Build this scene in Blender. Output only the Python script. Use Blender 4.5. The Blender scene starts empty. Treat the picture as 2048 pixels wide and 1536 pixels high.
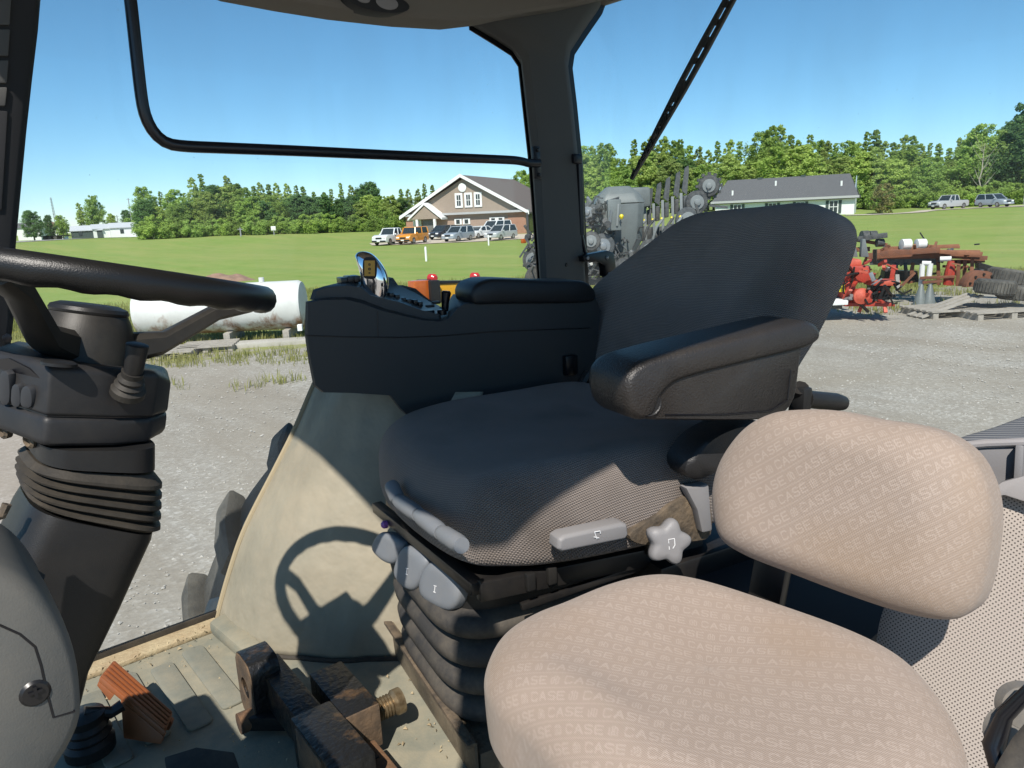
import bpy, bmesh, math, random
import numpy as np
from mathutils import Vector, Matrix, noise
from mathutils.bvhtree import BVHTree
R = math.radians
random.seed(7)
rng = np.random.default_rng(11)
S = bpy.context.scene
C = S.collection

# ------------------------------------------------------------------ camera
# world axes: X = towards the tractor's rear, Y = towards its right side, Z = up; the eye is at the origin
FPX = 1462.0
PITCH, ROLL, HEAD = R(13.1), R(2.5), R(50)
cf = np.array([math.cos(HEAD)*math.cos(PITCH), math.sin(HEAD)*math.cos(PITCH), -math.sin(PITCH)])
_r0 = np.array([math.sin(HEAD), -math.cos(HEAD), 0.]); _u0 = np.cross(_r0, cf)
cr = _r0*math.cos(ROLL)-_u0*math.sin(ROLL); cu = _u0*math.cos(ROLL)+_r0*math.sin(ROLL)
cd = bpy.data.cameras.new('camera'); cam = bpy.data.objects.new('camera', cd); C.objects.link(cam)
cd.sensor_width = 36; cd.lens = 36*FPX/2048; cd.clip_start = .02; cd.clip_end = 9000
cam.matrix_world = Matrix(((cr[0], cu[0], -cf[0], 0), (cr[1], cu[1], -cf[1], 0), (cr[2], cu[2], -cf[2], 0), (0, 0, 0, 1)))
cd.dof.use_dof = False
S.camera = cam
# ------------------------------------------------------------------ light
SUN = Vector((.48, .42, -.76)).normalized()          # the way sunlight travels
w = bpy.data.worlds.new('World'); S.world = w; w.use_nodes = True
nt = w.node_tree; bg = nt.nodes['Background']
sky = nt.nodes.new('ShaderNodeTexSky'); sky.sky_type = 'NISHITA'; sky.sun_disc = False
sky.sun_elevation = math.asin(-SUN.z); sky.sun_rotation = math.atan2(-SUN.x, -SUN.y)
sky.air_density = 1.0; sky.dust_density = .05; sky.ozone_density = 6.; sky.altitude = 1800
hs = nt.nodes.new('ShaderNodeHueSaturation'); hs.inputs['Saturation'].default_value = 1.08; hs.inputs['Hue'].default_value = .486; hs.inputs['Value'].default_value = 1.3
nt.links.new(sky.outputs[0], hs.inputs['Color']); nt.links.new(hs.outputs[0], bg.inputs[0]); bg.inputs[1].default_value = .09
sd = bpy.data.lights.new('sun', 'SUN'); sd.energy = 5.0; sd.angle = R(.53); sd.color = (1, .94, .86)
so = bpy.data.objects.new('sun', sd); C.objects.link(so); so.rotation_euler = SUN.to_track_quat('-Z', 'Y').to_euler()
vs = S.view_settings; vs.view_transform = 'Standard'; vs.look = 'None'; vs.exposure = .32; vs.gamma = 1
try: vs.use_curve_mapping = False
except Exception: pass
S.cycles.max_bounces = 8; S.cycles.transparent_max_bounces = 16

# ------------------------------------------------------------------ pixel -> place helpers (2048 px wide frame)
def ray(x, y): return cf+cr*(x-1024)/FPX-cu*(y-768)/FPX
def atz(x, y, z): d = ray(x, y); return Vector(d*(z/d[2]))
def atv(x, y, v): d = ray(x, y); return Vector(d*(v/d[1]))
def atu(x, y, u): d = ray(x, y); return Vector(d*(u/d[0]))
def atd(x, y, D): d = ray(x, y); return Vector(d*(D/math.hypot(d[0], d[1])))
def atp(x, y, o, n): d = Vector(ray(x, y)); return d*(o.dot(n)/d.dot(n))
def V3(*a): return Vector(a)

# ------------------------------------------------------------------ materials
MAT = {}
def mat(name, col, rough=.6, metal=0., col2=None, scale=20., amt=.5, bump=0., bscale=200., spec=.5, dust=None, dust_amt=0., dust_scale=6., coat=0., detail=4., bkind='noise', coords='Object', trans=0., shift=0.):
    m = bpy.data.materials.new(name); m.use_nodes = True; MAT[name] = m
    t = m.node_tree; N = t.nodes; L = t.links; b = N['Principled BSDF']
    b.inputs['Roughness'].default_value = rough; b.inputs['Metallic'].default_value = metal
    b.inputs['Specular IOR Level'].default_value = spec; b.inputs['Coat Weight'].default_value = coat
    b.inputs['Base Color'].default_value = (*col, 1)
    tc = N.new('ShaderNodeTexCoord'); co = tc.outputs[coords]
    cout = None
    if col2:
        n = N.new('ShaderNodeTexNoise'); n.inputs['Scale'].default_value = scale; n.inputs['Detail'].default_value = detail
        n.inputs['Roughness'].default_value = .65
        L.new(co, n.inputs['Vector'])
        r = N.new('ShaderNodeValToRGB'); r.color_ramp.elements[0].position = .5-amt*.35+shift; r.color_ramp.elements[1].position = .5+amt*.35+shift
        r.color_ramp.elements[0].color = (*col, 1); r.color_ramp.elements[1].color = (*col2, 1)
        L.new(n.outputs['Fac'], r.inputs[0]); cout = r.outputs[0]
    if dust:
        n2 = N.new('ShaderNodeTexNoise'); n2.inputs['Scale'].default_value = dust_scale; n2.inputs['Detail'].default_value = 6; n2.inputs['Roughness'].default_value = .7
        L.new(co, n2.inputs['Vector'])
        r2 = N.new('ShaderNodeValToRGB'); r2.color_ramp.elements[0].position = .42; r2.color_ramp.elements[1].position = .68
        r2.color_ramp.elements[0].color = (dust_amt*.25,)*3+(1,); r2.color_ramp.elements[1].color = (dust_amt,)*3+(1,)
        L.new(n2.outputs['Fac'], r2.inputs[0])
        mx = N.new('ShaderNodeMix'); mx.data_type = 'RGBA'
        L.new(r2.outputs[0], mx.inputs['Factor'])
        if cout: L.new(cout, mx.inputs['A'])
        else: mx.inputs['A'].default_value = (*col, 1)
        mx.inputs['B'].default_value = (*dust, 1); cout = mx.outputs['Result']
        mr = N.new('ShaderNodeMix'); mr.inputs['A'].default_value = rough; mr.inputs['B'].default_value = .9
        L.new(r2.outputs[0], mr.inputs['Factor']); L.new(mr.outputs['Result'], b.inputs['Roughness'])
    if cout: L.new(cout, b.inputs['Base Color'])
    if bump:
        if bkind == 'voronoi':
            bn = N.new('ShaderNodeTexVoronoi'); bn.inputs['Scale'].default_value = bscale; o = bn.outputs['Distance']
        else:
            bn = N.new('ShaderNodeTexNoise'); bn.inputs['Scale'].default_value = bscale; bn.inputs['Detail'].default_value = 3; o = bn.outputs['Fac']
        L.new(co, bn.inputs['Vector'])
        bp = N.new('ShaderNodeBump'); bp.inputs['Strength'].default_value = bump; bp.inputs['Distance'].default_value = .5/bscale
        L.new(o, bp.inputs['Height']); L.new(bp.outputs[0], b.inputs['Normal'])
    return m

DUST = (.36, .29, .2)
mat('black_plastic', (.011, .0115, .0125), .42, bump=.35, bscale=900, spec=.35, dust=DUST, dust_amt=.035, dust_scale=9)
mat('lever_grey', (.032, .033, .036), .5, spec=.4)
mat('head_plastic', (.014, .015, .0175), .48, bump=.3, bscale=900, spec=.38, dust=DUST, dust_amt=.06, dust_scale=12)
mat('wheel_grip', (.01, .0095, .009), .36, bump=.5, bscale=800, spec=.42)
mat('hub_plastic', (.015, .0145, .0135), .45, bump=.4, bscale=1100, spec=.4, dust=DUST, dust_amt=.06, dust_scale=20)
mat('rubber', (.014, .014, .014), .6, spec=.3, dust=DUST, dust_amt=.16, dust_scale=8, bump=.2, bscale=300)
mat('console_grey', (.095, .1, .098), .62, bump=.3, bscale=700, spec=.3, dust=DUST, dust_amt=.2, dust_scale=5)
mat('arm_console', (.038, .038, .037), .5, bump=.25, bscale=900, spec=.4)
mat('arm_console_top', (.042, .042, .042), .42, bump=.2, bscale=900, spec=.45)
mat('leather_black', (.018, .017, .017), .42, bump=.7, bscale=430, spec=.42)
mat('leather_arm', (.02, .018, .0175), .38, bump=.9, bscale=330, spec=.45, dust=DUST, dust_amt=.04)
mat('trim_grey', (.09, .088, .084), .7, bump=.15, bscale=500, spec=.25)
mat('trim_dark', (.028, .028, .03), .7, spec=.25)
mat('header_grey', (.2, .18, .155), .85, bump=.2, bscale=400, spec=.15)
mat('frit_black', (.006, .006, .008), .3)
mat('black_steel', (.009, .009, .01), .34, spec=.45, dust=DUST, dust_amt=.035, dust_scale=18)
mat('bar_black', (.012, .012, .016), .3, spec=.5)
mat('floor_mat', (.15, .165, .14), .85, col2=(.26, .255, .2), scale=7, bump=.25, bscale=260, spec=.15, dust=(.4, .33, .22), dust_amt=.5, dust_scale=11)
mat('floor_rib', (.14, .155, .135), .85, col2=(.22, .22, .18), scale=9, bump=.25, bscale=260, spec=.15, dust=(.4, .33, .22), dust_amt=.3, dust_scale=15)
mat('vinyl_cover', (.21, .2, .155), .5, col2=(.29, .265, .2), scale=5, bump=.22, bscale=14, spec=.3, dust=(.36, .29, .2), dust_amt=.35, dust_scale=4)
mat('vinyl_piping', (.3, .25, .16), .7)
mat('sill_dirt', (.33, .25, .15), .95, col2=(.42, .35, .22), scale=30, bump=.6, bscale=120)
mat('pedal_orange', (.24, .065, .014), .5, col2=(.2, .06, .018), scale=30, dust=DUST, dust_amt=.1)
mat('hitch_paint', (.012, .012, .012), .38, col2=(.13, .075, .035), scale=16, amt=.25, shift=.13, bump=.5, bscale=90, spec=.5, detail=8)
mat('hitch_rust', (.2, .105, .05), .8, col2=(.035, .028, .022), scale=17, amt=.5, bump=.6, bscale=140, detail=8)
mat('hitch_face', (.18, .115, .065), .75, col2=(.04, .032, .025), scale=24, amt=.6, bump=.5, bscale=160, detail=8)
mat('thread_metal', (.33, .26, .16), .4, metal=.7, col2=(.15, .1, .05), scale=60)
mat('base_steel', (.03, .025, .02), .6, col2=(.09, .07, .045), scale=10, bump=.4, bscale=90, dust=DUST, dust_amt=.45, dust_scale=9)
mat('bellows_grey', (.02, .022, .026), .65, dust=(.33, .27, .19), dust_amt=.28, dust_scale=9, bump=.2, bscale=260, spec=.25)
mat('switch_grey', (.17, .185, .205), .5, bump=.15, bscale=600, spec=.35, dust=DUST, dust_amt=.12, dust_scale=20)
mat('handle_grey', (.22, .215, .22), .5, bump=.15, bscale=600, spec=.35, dust=DUST, dust_amt=.1)
mat('mark_white', (.7, .7, .7), .6)
mat('rusty_bracket', (.17, .125, .08), .8, col2=(.05, .04, .03), scale=28, bump=.6, bscale=120, detail=8)
mat('purple_cap', (.28, .1, .36), .4)
mat('chrome', (.82, .83, .85), .07, metal=1)
mat('label_orange', (.6, .3, .04), .5)
mat('mark_black', (.01, .01, .01), .5)
mat('bin_shaded_grey', (.17, .165, .168), .55, bump=.15, bscale=600, spec=.3)  # copy of shelf_grey, darkened for the bin wall's partial sun
mat('shelf_grey', (.26, .25, .255), .6, bump=.15, bscale=600, spec=.3, dust=DUST, dust_amt=.15)
mat('tyre', (.022, .022, .022), .8, col2=(.05, .047, .042), scale=9, dust=(.3, .28, .24), dust_amt=.35, dust_scale=6, bump=.3, bscale=90)
mat('tyre_dusty', (.2, .2, .19), .9, col2=(.3, .29, .26), scale=14, bump=.3, bscale=90)
mat('amber', (.55, .14, .02), .25, col2=(.45, .09, .015), scale=60)
mat('yellow_panel', (.75, .38, .02), .5)
mat('red_lens', (.55, .03, .03), .25)
mat('screen_dark', (.015, .016, .02), .15)

def fabric(name, base, hi, kind):
    """woven cloth: UV is in metres on the cloth; 'print' is the woven lettering"""
    m = bpy.data.materials.new(name); m.use_nodes = True; MAT[name] = m
    t = m.node_tree; N = t.nodes; L = t.links; b = N['Principled BSDF']
    b.inputs['Roughness'].default_value = .95; b.inputs['Specular IOR Level'].default_value = .1
    b.inputs['Sheen Weight'].default_value = .12; b.inputs['Sheen Roughness'].default_value = .5
    uv = N.new('ShaderNodeUVMap'); uv.uv_map = 'UVMap'
    sep = N.new('ShaderNodeSeparateXYZ'); L.new(uv.outputs[0], sep.inputs[0])
    def mth(op, a, b_=None):
        n = N.new('ShaderNodeMath'); n.operation = op
        for i, q in enumerate((a, b_)):
            if q is None: continue
            if isinstance(q, (int, float)): n.inputs[i].default_value = q
            else: L.new(q, n.inputs[i])
        return n.outputs[0]
    if kind == 'knit':       # rows of slanted stitches
        k = 2*math.pi/.0047
        x = mth('MULTIPLY', sep.outputs[0], k); y = mth('MULTIPLY', sep.outputs[1], k*1.25)
        zig = mth('MULTIPLY', mth('SINE', x), 1.1)
        h = mth('MULTIPLY', mth('ADD', mth('SINE', mth('ADD', y, zig)), 1), .5)
        h2 = mth('MULTIPLY', mth('ADD', mth('SINE', mth('ADD', x, mth('MULTIPLY', y, .5))), 1), .5)
        hh = mth('ADD', mth('MULTIPLY', h, .65), mth('MULTIPLY', h2, .35)); dist = .0016; stg = .9
    else:
        k = 2*math.pi/.0026
        x = mth('MULTIPLY', sep.outputs[0], k); y = mth('MULTIPLY', sep.outputs[1], k)
        hh = mth('MULTIPLY', mth('ADD', mth('MULTIPLY', mth('SINE', x), mth('SINE', y)), 1), .5); dist = .0006; stg = .6
    nz = N.new('ShaderNodeTexNoise'); nz.inputs['Scale'].default_value = 7; nz.inputs['Detail'].default_value = 5
    L.new(uv.outputs[0], nz.inputs['Vector'])
    mx = N.new('ShaderNodeMix'); mx.data_type = 'RGBA'
    mx.inputs['A'].default_value = (*base, 1); mx.inputs['B'].default_value = (*hi, 1)
    if kind == 'knit':
        fac = mth('ADD', mth('MULTIPLY', hh, .75), mth('MULTIPLY', nz.outputs['Fac'], .3)); 
    else:
        at = N.new('ShaderNodeAttribute'); at.attribute_name = 'print'
        fac = mth('ADD', mth('MULTIPLY', at.outputs['Fac'], .5), mth('ADD', mth('MULTIPLY', hh, .16), mth('MULTIPLY', mth('SUBTRACT', nz.outputs['Fac'], .5), .5)))
    L.new(fac, mx.inputs['Factor']); mx.clamp_factor = True
    st = N.new('ShaderNodeTexNoise'); st.inputs['Scale'].default_value = 3.5; st.inputs['Detail'].default_value = 6
    L.new(uv.outputs[0], st.inputs['Vector'])
    rp = N.new('ShaderNodeValToRGB'); rp.color_ramp.elements[0].position = .5; rp.color_ramp.elements[1].position = .75
    rp.color_ramp.elements[0].color = (0, 0, 0, 1); rp.color_ramp.elements[1].color = (.75, .75, .75, 1)
    L.new(st.outputs['Fac'], rp.inputs[0])
    mx2 = N.new('ShaderNodeMix'); mx2.data_type = 'RGBA'; L.new(rp.outputs[0], mx2.inputs['Factor']); L.new(mx.outputs['Result'], mx2.inputs['A'])
    mx2.inputs['B'].default_value = (base[0]*.88, base[1]*.78, base[2]*.62, 1)
    ra = N.new('ShaderNodeAttribute'); ra.attribute_name = 'rim'
    gn = N.new('ShaderNodeTexNoise'); gn.inputs['Scale'].default_value = 9; gn.inputs['Detail'].default_value = 8; gn.inputs['Roughness'].default_value = .7; L.new(uv.outputs[0], gn.inputs['Vector'])
    gf = mth('MULTIPLY', mth('POWER', ra.outputs['Fac'], .8), mth('MULTIPLY', mth('SUBTRACT', gn.outputs['Fac'], .2), 1.0 if kind != 'knit' else .3))
    mx3 = N.new('ShaderNodeMix'); mx3.data_type = 'RGBA'; mx3.clamp_factor = True; L.new(gf, mx3.inputs['Factor']); L.new(mx2.outputs['Result'], mx3.inputs['A']); mx3.inputs['B'].default_value = (.25, .18, .125, 1)
    L.new(mx3.outputs['Result'], b.inputs['Base Color'])
    bp = N.new('ShaderNodeBump'); bp.inputs['Strength'].default_value = stg; bp.inputs['Distance'].default_value = dist
    L.new(hh, bp.inputs['Height']); L.new(bp.outputs[0], b.inputs['Normal'])
    return m
fabric('knit_grey', (.04, .036, .035), (.37, .315, .28), 'knit')
fabric('print_tan', (.31, .245, .2), (.425, .35, .297), 'print')

def dots_mat(name, base, dot, pitch):
    m = bpy.data.materials.new(name); m.use_nodes = True; MAT[name] = m
    t = m.node_tree; N = t.nodes; L = t.links; b = N['Principled BSDF']; b.inputs['Roughness'].default_value = .8
    uv = N.new('ShaderNodeUVMap'); uv.uv_map = 'UVMap'
    mp = N.new('ShaderNodeMapping'); mp.inputs['Scale'].default_value = (1/pitch, 1/pitch, 1); mp.inputs['Rotation'].default_value = (0, 0, R(45))
    L.new(uv.outputs[0], mp.inputs[0])
    fr = N.new('ShaderNodeVectorMath'); fr.operation = 'FRACTION'; L.new(mp.outputs[0], fr.inputs[0])
    sb = N.new('ShaderNodeVectorMath'); sb.operation = 'SUBTRACT'; L.new(fr.outputs[0], sb.inputs[0]); sb.inputs[1].default_value = (.5, .5, 0)
    ln = N.new('ShaderNodeVectorMath'); ln.operation = 'LENGTH'; L.new(sb.outputs[0], ln.inputs[0])
    rp = N.new('ShaderNodeValToRGB'); rp.color_ramp.elements[0].position = .2; rp.color_ramp.elements[1].position = .27
    rp.color_ramp.elements[0].color = (*dot, 1); rp.color_ramp.elements[1].color = (*base, 1)
    L.new(ln.outputs['Value'], rp.inputs[0])
    L.new(rp.outputs[0], b.inputs['Base Color'])
    bp = N.new('ShaderNodeBump'); bp.inputs['Strength'].default_value = .5; bp.inputs['Distance'].default_value = .001
    L.new(ln.outputs['Value'], bp.inputs['Height'])
    return m
dots_mat('perforated_panel', (.37, .32, .28), (.045, .035, .03), .0042)

def stripe_mat(name, a, c, pitch):
    m = bpy.data.materials.new(name); m.use_nodes = True; MAT[name] = m
    t = m.node_tree; N = t.nodes; L = t.links; b = N['Principled BSDF']; b.inputs['Roughness'].default_value = .85
    uv = N.new('ShaderNodeUVMap'); uv.uv_map = 'UVMap'
    sp = N.new('ShaderNodeSeparateXYZ'); L.new(uv.outputs[0], sp.inputs[0])
    mu = N.new('ShaderNodeMath'); mu.operation = 'MULTIPLY'; mu.inputs[1].default_value = 2*math.pi/pitch; L.new(sp.outputs[1], mu.inputs[0])
    si = N.new('ShaderNodeMath'); si.operation = 'SINE'; L.new(mu.outputs[0], si.inputs[0])
    ma = N.new('ShaderNodeMapRange'); ma.inputs[1].default_value = -1; ma.inputs[2].default_value = 1; L.new(si.outputs[0], ma.inputs[0])
    mx = N.new('ShaderNodeMix'); mx.data_type = 'RGBA'; L.new(ma.outputs[0], mx.inputs['Factor'])
    mx.inputs['A'].default_value = (*a, 1); mx.inputs['B'].default_value = (*c, 1); L.new(mx.outputs['Result'], b.inputs['Base Color'])
    bp = N.new('ShaderNodeBump'); bp.inputs['Strength'].default_value = .6; bp.inputs['Distance'].default_value = .002
    L.new(ma.outputs[0], bp.inputs['Height']); L.new(bp.outputs[0], b.inputs['Normal'])
stripe_mat('ribbed_pad', (.03, .04, .055), (.2, .2, .205), .011)

def glass_mat(name, tint, dirt):
    m = bpy.data.materials.new(name); m.use_nodes = True; MAT[name] = m
    t = m.node_tree; N = t.nodes; L = t.links; N.remove(N['Principled BSDF']); out = N['Material Output']
    tr = N.new('ShaderNodeBsdfTransparent'); tr.inputs[0].default_value = (*tint, 1)
    gl = N.new('ShaderNodeBsdfGlossy'); gl.inputs['Roughness'].default_value = .02
    fr = N.new('ShaderNodeFresnel'); fr.inputs[0].default_value = 1.25
    m1 = N.new('ShaderNodeMixShader'); L.new(fr.outputs[0], m1.inputs[0]); L.new(tr.outputs[0], m1.inputs[1]); L.new(gl.outputs[0], m1.inputs[2])
    df = N.new('ShaderNodeBsdfDiffuse'); df.inputs[0].default_value = (.5, .47, .42, 1)
    tc = N.new('ShaderNodeTexCoord'); n = N.new('ShaderNodeTexNoise'); n.inputs['Scale'].default_value = 9; n.inputs['Detail'].default_value = 8
    mp = N.new('ShaderNodeMapping'); mp.inputs['Scale'].default_value = (1, 1, .3); L.new(tc.outputs['Object'], mp.inputs[0]); L.new(mp.outputs[0], n.inputs['Vector'])
    rp = N.new('ShaderNodeValToRGB'); rp.color_ramp.elements[0].position = .4; rp.color_ramp.elements[1].position = .8
    rp.color_ramp.elements[0].color = (dirt*.35,)*3+(1,); rp.color_ramp.elements[1].color = (dirt,)*3+(1,); L.new(n.outputs['Fac'], rp.inputs[0])
    # small specks of dust
    vo = N.new('ShaderNodeTexVoronoi'); vo.inputs['Scale'].default_value = 28; L.new(tc.outputs['Object'], vo.inputs['Vector'])
    lt = N.new('ShaderNodeMath'); lt.operation = 'LESS_THAN'; lt.inputs[1].default_value = .035; L.new(vo.outputs['Distance'], lt.inputs[0])
    ml = N.new('ShaderNodeMath'); ml.operation = 'MULTIPLY'; ml.inputs[1].default_value = .3; L.new(lt.outputs[0], ml.inputs[0])
    ad = N.new('ShaderNodeMath'); ad.operation = 'ADD'; ad.use_clamp = True; L.new(rp.outputs[0], ad.inputs[0]); L.new(ml.outputs[0], ad.inputs[1])
    m2 = N.new('ShaderNodeMixShader'); L.new(ad.outputs[0], m2.inputs[0]); L.new(m1.outputs[0], m2.inputs[1]); L.new(df.outputs[0], m2.inputs[2])
    L.new(m2.outputs[0], out.inputs[0])
glass_mat('cab_glass', (.95, .97, .965), .05)
glass_mat('rear_glass', (.94, .965, .96), .06)

# ------------------------------------------------------------------ mesh helpers
OFF = {}
class MB:
    def __init__(s): s.v = []; s.f = []
    def add(s, vs, fs):
        k = len(s.v); s.v += [Vector(p) for p in vs]; s.f += [tuple(i+k for i in q) for q in fs]; return s
    def box(s, c, size, ax=None):
        c = Vector(c); x, y, z = ax or (V3(1, 0, 0), V3(0, 1, 0), V3(0, 0, 1)); a, b, d = (q/2 for q in size)
        P = [c+x*(i*a)+y*(j*b)+z*(k*d) for i in (-1, 1) for j in (-1, 1) for k in (-1, 1)]
        return s.add(P, [(0, 1, 3, 2), (4, 6, 7, 5), (0, 4, 5, 1), (2, 3, 7, 6), (0, 2, 6, 4), (1, 5, 7, 3)])
    def bar(s, a, b, w_, h, up=V3(0, 0, 1)):
        a = Vector(a); b = Vector(b); x = (b-a).normalized(); y = up.cross(x)
        if y.length < 1e-4: y = V3(1, 0, 0).cross(x)
        y.normalize(); z = x.cross(y)
        return s.box((a+b)/2, ((b-a).length, w_, h), (x, y, z))
    def prism(s, poly, vec):
        poly = [Vector(p) for p in poly]; vec = Vector(vec); n = len(poly)
        return s.add(poly+[p+vec for p in poly], [tuple(range(n))[::-1], tuple(range(n, 2*n))]+[(i, (i+1) % n, (i+1) % n+n, i+n) for i in range(n)])
    def loft(s, loops, cap=True):
        n = len(loops[0]); vs = [p for l in loops for p in l]; fs = []
        for k in range(len(loops)-1):
            for i in range(n):
                fs.append((k*n+i, k*n+(i+1) % n, (k+1)*n+(i+1) % n, (k+1)*n+i))
        if cap:
            fs.append(tuple(range(n))[::-1]); fs.append(tuple(range((len(loops)-1)*n, len(loops)*n)))
        return s.add(vs, fs)
    def tube(s, path, r, n=12, cap=True, flat=1.):
        path = [Vector(p) for p in path]; loops = []; prev = None
        for i, p in enumerate(path):
            d = (path[min(i+1, len(path)-1)]-path[max(i-1, 0)]).normalized()
            a = prev if prev is not None else (V3(0, 0, 1) if abs(d.z) < .9 else V3(1, 0, 0))
            x = (a-d*a.dot(d)).normalized(); y = d.cross(x); prev = x
            rr = r[i] if isinstance(r, (list, tuple)) else r
            loops.append([p+x*(math.cos(t)*rr*flat)+y*(math.sin(t)*rr) for t in (2*math.pi*k/n for k in range(n))])
        return s.loft(loops, cap)
    def cyl(s, a, b, r0, r1=None, n=16): return s.tube([a, b], [r0, r0 if r1 is None else r1], n)
    def lathe(s, o, axis, prof, n=32):
        o = Vector(o); axis = Vector(axis).normalized(); x = axis.orthogonal().normalized(); y = axis.cross(x)
        loops = [[o+axis*h+(x*math.cos(t)+y*math.sin(t))*r for t in (2*math.pi*k/n for k in range(n))] for r, h in prof]
        return s.loft(loops, True)
    def build(s, name, m, parent=None, bevel=0., seg=2, smooth=35, world=True, sub=0):
        off = OFF.get(parent.name, Vector((0, 0, 0))) if (parent and world) else Vector((0, 0, 0))
        me = bpy.data.meshes.new(name)
        me.from_pydata([p-off for p in s.v], [], s.f)
        if bevel or True:
            bm = bmesh.new(); bm.from_mesh(me)
            bmesh.ops.recalc_face_normals(bm, faces=bm.faces)
            if bevel:
                ed = [e for e in bm.edges if len(e.link_faces) == 2 and e.calc_face_angle(0) > R(28)]
                bmesh.ops.bevel(bm, geom=ed, offset=bevel, segments=seg, profile=.6, affect='EDGES', clamp_overlap=True)
            bm.to_mesh(me); bm.free()
        return link(name, me, m, parent, off, smooth)
def link(name, me, m, parent=None, off=None, smooth=35):
    o = bpy.data.objects.new(name, me); C.objects.link(o)
    me.materials.append(MAT[m] if isinstance(m, str) else m)
    if smooth:
        me.polygons.foreach_set('use_smooth', [True]*len(me.polygons))
        try: me.set_sharp_from_angle(angle=R(smooth))
        except Exception: pass
    if parent:
        o.parent = parent; OFF[o.name] = off if off is not None else Vector((0, 0, 0))
    return o
def tag(o, label=None, cat=None, group=None, kind=None):
    for k, v in (('label', label), ('category', cat), ('group', group), ('kind', kind)):
        if v: o[k] = v
    return o
def thing(name, label, cat, loc=(0, 0, 0), group=None, rz=0):
    o = bpy.data.objects.new(name, None); C.objects.link(o); o.location = loc; o.rotation_euler = (0, 0, rz); o.empty_display_size = .1
    OFF[o.name] = Vector(loc); return tag(o, label, cat, group)
def copy_tree(o, parent=None):
    c = o.copy(); C.objects.link(c); c.parent = parent
    for ch in list(o.children): copy_tree(ch, c)
    return c
def catmull(pts, n, closed=True):
    P = [Vector(p) for p in pts]; m = len(P); out = []
    segs = m if closed else m-1
    for i in range(segs):
        p0, p1, p2, p3 = (P[(i-1) % m], P[i], P[(i+1) % m], P[(i+2) % m]) if closed else (P[max(i-1, 0)], P[i], P[i+1], P[min(i+2, m-1)])
        for k in range(8):
            t = k/8
            out.append(.5*((2*p1)+(p2-p0)*t+(2*p0-5*p1+4*p2-p3)*t*t+(3*p1-p0-3*p2+p3)*t*t*t))
    if not closed: out.append(P[-1])
    # resample evenly
    L = [0.]; Q = out+([out[0]] if closed else [])
    for a, b in zip(Q, Q[1:]): L.append(L[-1]+(b-a).length)
    res = []; j = 0
    for i in range(n):
        d = L[-1]*i/(n if closed else n-1)
        while j < len(L)-2 and L[j+1] < d: j += 1
        t = (d-L[j])/max(L[j+1]-L[j], 1e-9); res.append(Q[j].lerp(Q[j+1], min(t, 1)))
    return res

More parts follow.
